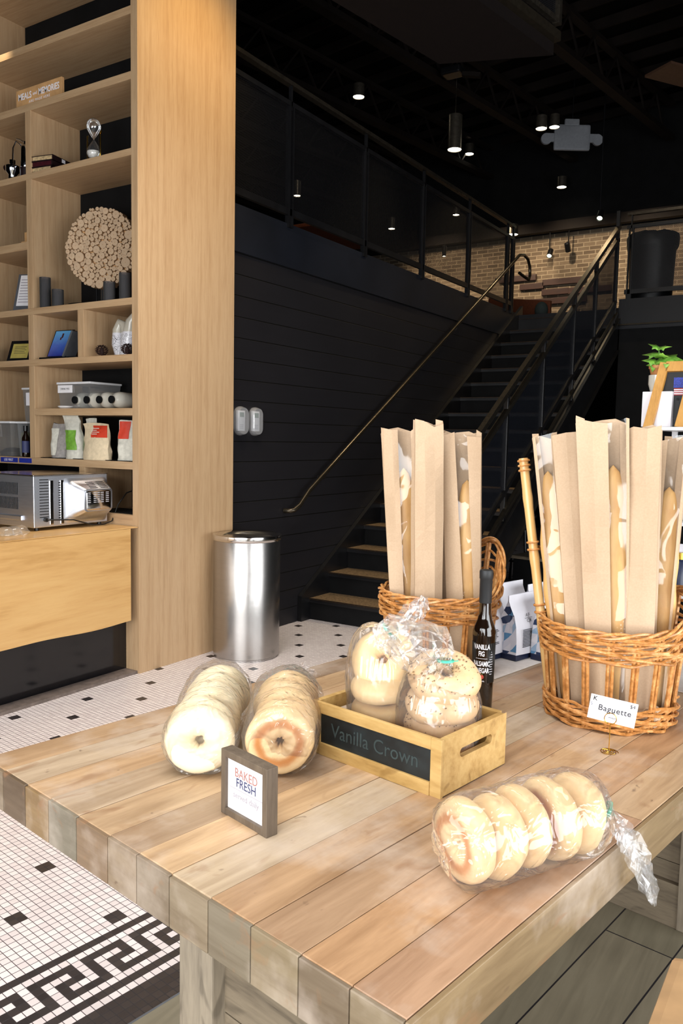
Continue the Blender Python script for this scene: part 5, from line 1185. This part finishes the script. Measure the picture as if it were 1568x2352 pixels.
# raised rear housing tapering outwards (towards +x)
m=MB(); y0,y1,z0,z1=.235,.525,.04,.285
def rr_(y0,y1,z0,z1,x,r,n=6):
    pts=[]
    for cy,cz,a0 in ((y1-r,z1-r,0),(y0+r,z1-r,90),(y0+r,z0+r,180),(y1-r,z0+r,270)):
        for k in range(n+1): a=R_(a0+90*k/n); pts.append((x,cy+r*math.cos(a),cz+r*math.sin(a)))
    return pts
def loft(m,rings):
    n=len(rings[0]); vs=[p for r in rings for p in r]; fs=[(i*n+k,i*n+(k+1)%n,(i+1)*n+(k+1)%n,(i+1)*n+k) for i in range(len(rings)-1) for k in range(n)]+[tuple((len(rings)-1)*n+k for k in range(n))]
    m.add(vs,fs,None,True)
loft(m,[rr_(.205,.532,.03,.30,.001,.03),rr_(.205,.532,.03,.30,.006,.03),rr_(.222,.528,.045,.285,.009,.03),rr_(.232,.525,.05,.28,.014,.03),rr_(.30,.522,.095,.235,.066,.022),rr_(.303,.519,.098,.232,.070,.02)]); m.build('rear_housing','oven_steel',ov)
m=MB(); loft(m,[rr_(.318,.508,.105,.222,.070,.015),rr_(.322,.504,.108,.219,.073,.013)]); 
m.build('vent_plate','rim_steel',ov)
m=MB()
for gx in (.328,.372,.40,.428,.468):
  for q in range(6): m.box(.0725,.0745,gx,gx+.020,.150+q*.0115,.155+q*.0115)
m.build('vent_slot','light_grey',ov)
m=MB()
for q in range(14): m.box(-.001,.0012,.040,.102,.075+q*.0168,.0795+q*.0168)
m.build('side_slots','black_plastic',ov); m=MB()
for q in range(16): m.box(-.001,.0012,.172,.192,.05+q*.0148,.056+q*.0148)
m.build('side_slots','black_plastic',ov)
m=MB(); 
for (ya) in (.375,.455):
    for q in range(5):
        z=.272-q*.008; x=.024+q*.0095; m.bar((x,ya-.028+q*.002,z),(x,ya+.028+q*.002,z),.004,.003)
m.build('top_slots','black_plastic',ov)
m=MB()
for k in (.13,.205): m.box(-.001,.004,k-.02,k+.004,.03,.29,bev=.0015)
m.build('pressed_rib','rim_steel',ov)
m=MB()
for row_ in ((.12,.19),(.205,.275)):
    for q in range(26): m.box(-.46+q*.0125,-.454+q*.0125,-.0012,.001,row_[0],row_[1])
m.build('end_vents','black_plastic',ov)
m=MB(); m.box(-.42,-.10,-.012,.002,.055,.085,bev=.005); m.build('end_handle','oven_steel',ov)
for x,y in ((-.03,.04),(-.03,.50),(-.47,.04),(-.47,.50)):
    m=MB(); m.lathe([(.014,0),(.012,.018)],14,Matrix.Translation((x,y,0))); m.build('foot','black_plastic',ov)
m=MB(); m.tube([(.004,.075,.062),(.02,.075,.062)],.012,10); m.tube([(.015,.075,.062),(.03,.12,.06),(.034,.25,.052),(.05,.38,.012),(.06,.46,.010),(.02,.56,.02),(.0,.60,.06),(.0,.63,.12),(-.0,.70,.19),(.02,.80,.22),(.06,.86,.20)],.0042,8); m.build('power_cord','black_plastic',ov)
for q,(x,y) in enumerate(((-4.01,2.74),(-4.06,2.80),(-4.03,2.86))):
    pass
ld=thing('plastic_lids','nested clear plastic cup lids on the counter, left of the oven','cup lids',(-3.93,2.74,.933))
for q in range(3):
    m=MB(); m.lathe([(.048,.0),(.05,.003),(.044,.008),(.040,.03),(.022,.046),(.0,.05)],28,Matrix.Translation((0,.05*q,.0))@Matrix.Rotation(R_(8*q),4,'X'),cap=False); m.build('lid','clear_plastic',ld)
simple('can_metal','6e675c',.3,metal=.8,var=.1); simple('panel_white','8d9096',.6,var=.04); simple('duct_brown','5a4030',.6); simple('bag_dark','39423f',.8)
# ---------------------------------------------------------------- thermostats under clear guards
def thermostat(y,w,lab_,mirror):
    c=thing('thermostat',lab_,'thermostat',(-3.80,y,1.612),0,'guarded thermostats on the black wall')
    m=MB(); loft(m,[rr_(-w/2,w/2,-.105,.105,.001,w/2-.002,8),rr_(-w/2,w/2,-.105,.105,.012,w/2-.002,8)]); 
    m2=MB(); loft(m2,[rr_(-w/2,w/2,-.105,.105,.001,w/2-.002,8),rr_(-w/2,w/2,-.105,.105,.02,w/2-.002,8),rr_(-w/2+.012,w/2-.012,-.095,.095,.045,w/2-.016,8)]); m2.build('clear_guard','guard_plastic',c)
    m=MB(); m.box(.001,.022,-.040,.040,-.072,.075,bev=.004); b=m.build('body','white_plastic',c)
    m=MB(); m.box(.022,.0235,-.020,.026,.028,.062); m.build('screen','screen_grey',b)
    m=MB(); 
    for q in range(3): m.box(.022,.0232,-.02,.02,-.03-.012*q,-.026-.012*q)
    m.build('buttons','light_grey',b)
film('guard_plastic',(.93,.94,.95),haze=.22,rough=.12,edge=.6,bumpy=0); simple('screen_grey','5f7a70',.2,var=.05)
thermostat(4.573,.135,'wall thermostat in a clear guard, nearer the oak panel',0); thermostat(4.742,.125,'wall thermostat in a clear guard, farther from the oak panel',1)
# ---------------------------------------------------------------- ceiling lamps
def can_light(p,rr,h,label,wire=None,mat='lamp_glow'):
    c=thing('pendant_light' if wire else 'ceiling_light',label,'ceiling light',p,0,'round ceiling lights')
    m=MB(); m.lathe([(rr,0),(rr,h),(rr*.3,h+.01)],28,cap=False); m.lathe([(rr-.004,.004),(rr-.004,.03)],28,cap=False); m.build('housing','can_metal' ,c)
    m=MB(); m.lathe([(0,.006),(rr-.003,.006)],28,cap=False); m.build('lens',mat,c)
    if wire: 
        m=MB(); m.tube([(0,0,h),(0,0,h+wire)],.006,6); m.lathe([(.06,h+wire-.03),(.06,h+wire)],16); m.build('suspension_wire','worn_rail',c)
can_light((-4.59,9.73,5.18),.088,.42,'cylinder pendant light hanging on a wire over the stairs',wire=1.30)
for (p,rr,lb_) in (((-5.89,9.49,6.0),.075,'round ceiling light nearest the oak panel, upper centre'),((-5.86,13.0,6.3),.075,'round ceiling light just right of the hanging pendant'),((-3.82,10.74,5.62),.072,'left one of two close ceiling lights beside the white panel'),((-3.78,11.14,5.76),.068,'right one of two close ceiling lights beside the white panel'),((-4.35,13.3,5.62),.075,'lone round ceiling light above the stairs, lower right'),((-5.0,12.9,4.86),.085,'low ceiling light above the handrail bend at the stair top'),
    ((-5.453,7.53,4.174),.04,'small light glowing through the mesh guard, leftmost'),((-6.059,10.761,4.604),.05,'small light glowing through the middle of the mesh guard'),((-5.268,11.288,4.827),.05,'small light glowing through the mesh guard, right of middle'),((-5.45,11.3,4.25),.03,'small track spotlight glowing low behind the mesh guard')):
    can_light(p,rr,.16,lb_)
for p,lb_ in (((-4.60,13.56,4.605),'small bright spotlight in front of the brick wall, left'),((-4.28,13.56,4.65),'dim track spotlight in front of the brick wall, right'),((-3.354,12.0,4.70),'tiny bright spotlight at the top end of the stair guard')):
    s_=thing('spotlight',lb_,'spotlight',p,0,'track spotlights by the brick wall')
    ro=Matrix.Rotation(R_(-35 if 'bright' in lb_ else 35),4,'X')
    m=MB(); m.lathe([(.045,0),(.045,.14),(.01,.16)],16,ro,cap=False); m.tube([(0,0,.1),(0,0,.42 if p[1]>12.5 else 2.2)],.01,6); m.build('body','black_steel',s_)
    m=MB(); m.lathe([(0,.01),(.036,.01)],16,ro,cap=False); m.build('lens','spot_glow' if 'bright' in lb_ else 'lamp_dim',s_)

# white cut-out panel hung from the ceiling
wp=thing('ceiling_panel','pale grey rounded acoustic panel with tabs hanging under the dark ceiling','panel',(-3.90,12.3,6.02))
m=MB(); zz=Matrix.Rotation(R_(33),4,'Z')
m.box(-.27,.27,-.03,.03,-.20,.17,bev=.03,mat=zz); m.box(-.12,.10,-.03,.03,.15,.25,bev=.02,mat=zz); m.build('panel','panel_white',wp)
m=MB()
for sx in (-1,1): m.lathe([(0,-.02),(.08,-.02),(.08,.02),(0,.02)],20,zz@Matrix.Translation((sx*.38,0,-.04))@Matrix.Rotation(R_(90),4,'X'),cap=False); m.box(*sorted((sx*.25,sx*.36)),-.015,.015,-.08,.04,mat=zz)
m.build('tab','panel_white',wp)
m=MB(); m.tube([(0,0,.25),(0,0,.9)],.008,6); m.build('hanger','black_steel',wp)
# warm ducts at the right
for i,(a,b) in enumerate((((-1.9,11.2,6.0),(-1.0,13.2,6.0)),)):
    m=MB(); m.bar((-2.35,10.6,6.0),(-.55,13.3,6.0),.42,.03); o=m.build('ceiling_duct','duct_brown',None); struct(o)
# junction box and arm lamp by the soffit
jb=thing('junction_box','small dark ceiling box with a short bracket above the hanging pendant','ceiling fitting',(-4.55,9.6,6.0))
m=MB(); m.box(-.16,.10,-.1,.1,.03,.12,bev=.02); m.build('box','black_steel',jb); m=MB(); m.bar((.1,0,.02),(.32,.05,-.02),.08,.05); m.build('bracket','beam_paint',jb)
# ---------------------------------------------------------------- upstairs
for i,(x0,x1,z) in enumerate(((-5.55,-4.884,4.325),(-5.166,-4.745,4.172),(-4.764,-4.02,4.215),(-4.773,-4.31,4.052),(-4.31,-3.6,4.043),(-5.0,-4.0,3.90))):
    m=MB(); m.box(0,x1-x0,0,.05,-.05,.05,bev=.003); o=m.build('wall_plank','slat_wood',None,loc=(x0,13.748,z)); tag(o,['dark plank on the brick wall, highest at left','dark plank on the brick wall, below the highest left one','long upper dark plank on the brick wall, right','short middle dark plank on the brick wall','dark plank on the brick wall running behind the stair guard','lowest long dark plank on the brick wall'][i],'plank','dark planks on the brick wall')
m=MB(); m.box(0,1.0,0,.05,0,.52,bev=.005); m.v=[(x,y,z-(.13*x if z>.2 else 0)) for x,y,z in m.v]
o=m.build('low_partition','orange_partition',None,loc=(-4.8,11.5,3.1),rot=(0,0,R_(-8))); tag(o,'low orange-brown wooden partition at the top of the stairs','partition')
sk=thing('backpack','dark green rounded bag resting at the end of the orange partition','bag',(-3.93,11.35,3.1))
bm=bmesh.new(); bmesh.ops.create_uvsphere(bm,u_segments=20,v_segments=12,radius=.12); vs=[Vector((v.co.x*.8,v.co.y*.7,v.co.z*1.0+.26)) for v in bm.verts]; bm.verts.index_update(); fs=[[v.index for v in f.verts] for f in bm.faces]; bm.free(); m=MB(); m.add(vs,fs,None,True); m.build('upper','bag_dark',sk)
m=MB(); m.box(-.10,.12,-.08,.08,.0,.2,bev=.03); m.build('lower','black_plastic',sk)
# seating seen through the mesh
for i,(x,y) in enumerate(((-6.2,7.6),(-6.1,8.6),(-6.0,9.5))):
    c=thing('wooden_chair',['dim wooden chair upstairs behind the mesh guard, nearest the oak panel','dim wooden chair upstairs, middle of three behind the mesh guard','dim wooden chair upstairs behind the mesh guard, farthest from the oak panel'][i],'chair',(x,y,3.1),R_(20*i),'chairs on the mezzanine')
    m=MB(); m.box(-.2,.2,-.2,.2,.43,.46,bev=.01); m.build('seat','orange_partition',c); m=MB(); m.box(-.2,.2,.18,.21,.60,.85,bev=.01); m.build('backrest','orange_partition',c)
    for sx in (-.18,.18):
        for sy in (-.18,.18): m=MB(); m.box(sx-.015,sx+.015,sy-.015,sy+.015,0,.44 if sy<0 else .85); m.build('leg','black_steel',c)
pt=thing('mezzanine_table','dim round-legged wooden table upstairs behind the mesh guard','table',(-5.6,8.1,3.1)); m=MB(); m.box(-.4,.4,-.6,.6,.72,.76,bev=.01); m.build('tabletop','orange_partition',pt); m=MB(); m.tube([(0,0,0),(0,0,.72)],.04,12); m.lathe([(.25,0),(.25,.02),(.04,.04)],24); m.build('pedestal','black_steel',pt)
# black bin behind the landing guard
tb2=thing('waste_bin','large black waste bin with a liner standing behind the landing guard','waste bin',(-2.30,10.6,3.1))
m=MB(); m.lathe([(0,0),(.235,0),(.245,.02),(.275,.86),(.29,.88),(.285,.90)],32,cap=False); m.build('body','bin_black',tb2)
m=MB(); vs=[];n=48
for i,(rr,z) in enumerate(((.292,.78),(.300,.82),(.305,.90),(.296,.94),(.27,.945),(.24,.90))):
    for k in range(n): a=2*math.pi*k/n; q=rr*(1+.035*noise.noise(Vector((math.cos(a)*5,math.sin(a)*5,i*.6)))); vs.append((q*math.cos(a),q*math.sin(a),z+.02*noise.noise(Vector((math.cos(a)*3,math.sin(a)*3,i)))))
m.add(vs,[(i*n+k,i*n+(k+1)%n,(i+1)*n+(k+1)%n,(i+1)*n+k) for i in range(5) for k in range(n)],None,True); m.build('liner','bin_black',tb2)
# ---------------------------------------------------------------- under the stairs
sb=thing('low_black_box','low black box on the tiled floor behind the stairs','box',(-2.62,7.75,0),R_(-9))
m=MB(); m.box(-.16,.30,-.2,.2,0,.36,bev=.01); m.build('body','matte_black',sb); m=MB(); m.box(-.18,.32,-.22,.22,.36,.39,bev=.004); m.build('top','grey_wood_flat',sb)
st2=thing('bar_stool','dark bar stool standing in the shade under the staircase','stool',(-3.0,8.25,0))
m=MB(); m.lathe([(0,.70),(.17,.70),(.18,.73),(.16,.75),(0,.75)],28,cap=False); m.build('seat','black_plastic',st2)
for k in range(4): a=R_(45+90*k); m=MB(); m.tube([(.12*math.cos(a),.12*math.sin(a),.70),(.2*math.cos(a),.2*math.sin(a),0)],.014,8); m.build('leg','black_steel',st2)
m=MB(); m.add(*torus(.17,.01,28,6),None,True,Matrix.Translation((0,0,.25))); m.build('foot_ring','black_steel',st2)
# ---------------------------------------------------------------- white display rack beyond the table, right
RX,RY=-.705,3.36; RR=R_(-4)
rk=thing('display_rack','white metal display rack beyond the table at the right edge','rack',(RX,RY,0),RR)
for z in (.20,.55,.90,1.185,1.555):
    m=MB(); m.box(0,.95,0,.36,z,z+.014,bev=.002); m.build('shelf','white_plastic',rk)
for x,y in ((.01,.34),(.94,.34),(.94,.01)): m=MB(); m.box(x-.01,x+.01,y-.01,y+.01,0,1.56); m.build('post','white_plastic',rk)
m=MB(); m.box(.01,.94,.348,.358,.2,1.55); m.build('back_panel','matte_black',rk)
def RK(x,y,z): c,s=math.cos(RR),math.sin(RR); return (RX+x*c-y*s,RY+x*s+y*c,z)
# easel with flag photo
z0r=1.570
ez=thing('wooden_easel','honey-coloured wooden tabletop easel frame on the white rack','easel',RK(-.02,.03,z0r),RR+R_(4))
tilt=Matrix.Rotation(R_(-12),4,'X')
m=MB(); q=Matrix.Rotation(R_(9),4,'Y'); m.box(-.012,.022,-.012,.012,-.02,.262,mat=tilt@q,bev=.001); m.build('left_rail','easel_wood',ez)
m=MB(); m.box(-.012,.022,-.012,.012,-.02,.262,mat=tilt@Matrix.Translation((.23,0,0))@Matrix.Rotation(R_(-9),4,'Y'),bev=.001); m.build('right_rail','easel_wood',ez)
m=MB(); m.box(.052,.20,-.012,.006,.222,.262,mat=tilt,bev=.001); m.build('top_rail','easel_wood',ez)
m=MB(); q=Matrix.Translation((.105,0,0))@Matrix.Rotation(R_(9),4,'Y'); m.box(-.0,.055,-.010,.004,-.0,.235,mat=tilt@q,bev=.001); m.box(.055,.12,-.012,.004,.09,.235,mat=tilt@q,bev=.001); m.build('centre_brace','easel_wood',ez)
m=MB(); m.add(*torus(.006,.0018,16,6),None,True,tilt@Matrix.Translation((.150,-.014,.135))@Matrix.Rotation(R_(90),4,'X')); m.build('screw','worn_rail',ez)
ph=thing('photo_card','black poster card with an American flag, standing behind the wooden easel','poster',RK(.055,.085,z0r),RR+R_(2))
m=MB(); m.box(-.035,.20,0,.004,0,.235); pc_=m.build('card','photo_black',ph)
m=MB(); m.box(.005,.050,-.0012,.0,.155,.195); m.build('flag_canton','flag_blue',pc_)
m=MB(); 
for k in range(4): m.box(.007,.048,-.0012,0,.125+k*.008,.129+k*.008)
for k in range(2): m.box(.050,.060,-.0012,0,.180+k*.009,.185+k*.009)
m.build('flag_stripe','flag_red',pc_)
m=MB(); 
for k in range(3): m.box(.007,.048,-.0011,0,.129+k*.008,.133+k*.008)
m.build('white_stripe','white_card',pc_)
text('lettering','THE',.022,'ink_grey',pc_,(.012,-.001,.032),(R_(90),0,0),extrude=.0001,sx=.9)
m=MB(); m.box(.018,.030,-.0010,0,.06,.105); m.lathe([(0,.0),(.006,.0)],12,Matrix.Translation((.024,-.0011,.110))@Matrix.Rotation(R_(90),4,'X')); m.build('silhouette','ink_black',pc_)
def wbox(name,lab_,x,y,z,w,d,h,cat='box',mat='white_card'): m=MB(); m.box(0,w,0,d,0,h,bev=.002); o=m.build(name,mat,None,loc=RK(x,y,z),rot=(0,0,RR)); tag(o,lab_,cat)
wbox('white_box','tall white box behind the left rail of the wooden easel','x' and -.052,.06,z0r,.115,.10,.140)
pt2=thing('plant_pot','white ceramic pot nested under the ivy, on the white box','pot',RK(-.012,.11,z0r+.141))
m=MB(); m.lathe([(0,0),(.024,0),(.033,.03),(.033,.066),(.029,.068),(.026,.05),(0,.05)],28,cap=False); m.build('body','ceramic',pt2)
iv=thing('ivy_plant','small potted ivy with star-shaped bright green leaves above the easel','plant',RK(-.012,.11,z0r+.192))
m=MB(); m.lathe([(.022,0),(.030,.040),(.034,.043),(.034,.055),(.029,.055),(.026,.04),(0,.04)],28,cap=False); m.build('terracotta_pot','terracotta',iv)
t=NT('leaf_green'); n=t.noise(t.coord('Object'),50,3); t.base(t.ramp(n,[(.3,srgb('3f7a22')),(.7,srgb('8cc04a'))])); t.p(Roughness=.45); t.b.inputs['Transmission Weight'].default_value=0; t.b.inputs['Subsurface Weight'].default_value=.1; M['leaf_green']=t.m
def ivyleaf(pos,dirv,up,size):
    m=MB(); d=Vector(dirv).normalized(); u_=Vector(up); s=d.cross(u_).normalized(); nrm=s.cross(d).normalized()
    out=[(0,0),(.22,-.10),(.42,-.05),(.36,.22),(.62,.42),(.26,.50),(.0,1.0),(-.26,.50),(-.62,.42),(-.36,.22),(-.42,-.05),(-.22,-.10)]
    vs=[d*(y*size)+s*(x*size)+nrm*(-.25*size*(x*x+ (y-.3)**2*.6)) for x,y in out]+[d*(.3*size)+nrm*(.03*size)]
    n=len(out); m.add(vs,[(i,(i+1)%n,n) for i in range(n)],None,True); return m.build('leaf','leaf_green',iv,loc=pos,thick=.0006)
for (pos,dv,up,sz) in (((.01,-.005,.085),(1,-.1,-.15),(0,-.6,1),.105),((.0,0,.10),(-.9,.0,.05),(0,-.5,1),.065),((.0,.0,.125),(.8,.0,.10),(0,-.5,1),.05),((.0,.0,.125),(-.6,-.1,.3),(0,-.5,1),.045),((-.005,-.02,.07),(-.8,-.4,.1),(.2,-.7,1),.055),((-.008,-.022,.072),(-.1,-.4,-1),(0,-1,.3),.05),((.02,.02,.07),(.5,.6,.1),(0,0,1),.06),((.012,-.018,.085),(.3,-.8,.3),(0,.2,1),.05)):
    ivyleaf(pos,dv,up,sz)
m=MB(); m.tube([(0,0,.04),(.004,0,.08),(0,0,.128)],.0022,6); m.tube([(0,0,.04),(-.01,-.012,.07)],.0015,6); m.tube([(0,0,.05),(.012,.0,.085)],.0015,6); m.build('stem','stem_green',iv)
# goods on the rack shelves
for i,(x,z,lab_) in enumerate(((.115,.915,'white coffee bag on the white rack shelf at the right edge'),(.25,.915,'second white coffee bag on the white rack shelf'))):
    o=copy_tree(cb0); o.location=RK(x,.06,z); o.rotation_euler=(0,0,RR+R_(8)); tag(o,lab_,'coffee bag','coffee bags on the white rack')
for i,(x,z,h,lab_) in enumerate(((.085,1.20,.13,'white rounded canister on the upper rack shelf behind the bread'),(.20,1.20,.15,'second white canister on the upper rack shelf'))):
    c=thing('canister',lab_,'canister',RK(x,.10,z)); m=MB(); m.lathe([(0,0),(.04,0),(.047,.01),(.047,h-.02),(.035,h),(0,h)],28,cap=False); m.build('body','ceramic',c); m=MB(); m.lathe([(.03,h-.002),(.03,h+.02),(0,h+.022)],24,cap=False); m.build('lid','gold' if i else 'white_plastic',c)
c=thing('gold_cap_jar','small jar with a gold cap on the rack at the far right edge','jar',RK(.135,.02,1.0))
m=MB(); m.lathe([(0,-.085),(.03,-.085),(.032,-.07),(.032,.045),(.02,.055)],24,cap=False); m.build('body','bag_navy',c); m=MB(); m.lathe([(.021,.05),(.021,.08),(0,.081)],24,cap=False); m.build('cap','gold',c)
# pale wooden stool edge low at the right
so=thing('wooden_stool','rounded edge of a tan wooden stool at the bottom right corner','stool',(-.035,.99,0))
m=MB(); m.box(-.14,.16,-.17,.16,.76,.80,bev=.015); m.build('seat','stool_wood',so)
for sx in (-.11,.13):
    for sy in (-.12,.12): m=MB(); m.box(sx-.015,sx+.015,sy-.015,sy+.015,0,.76); m.build('leg','stool_wood',so)
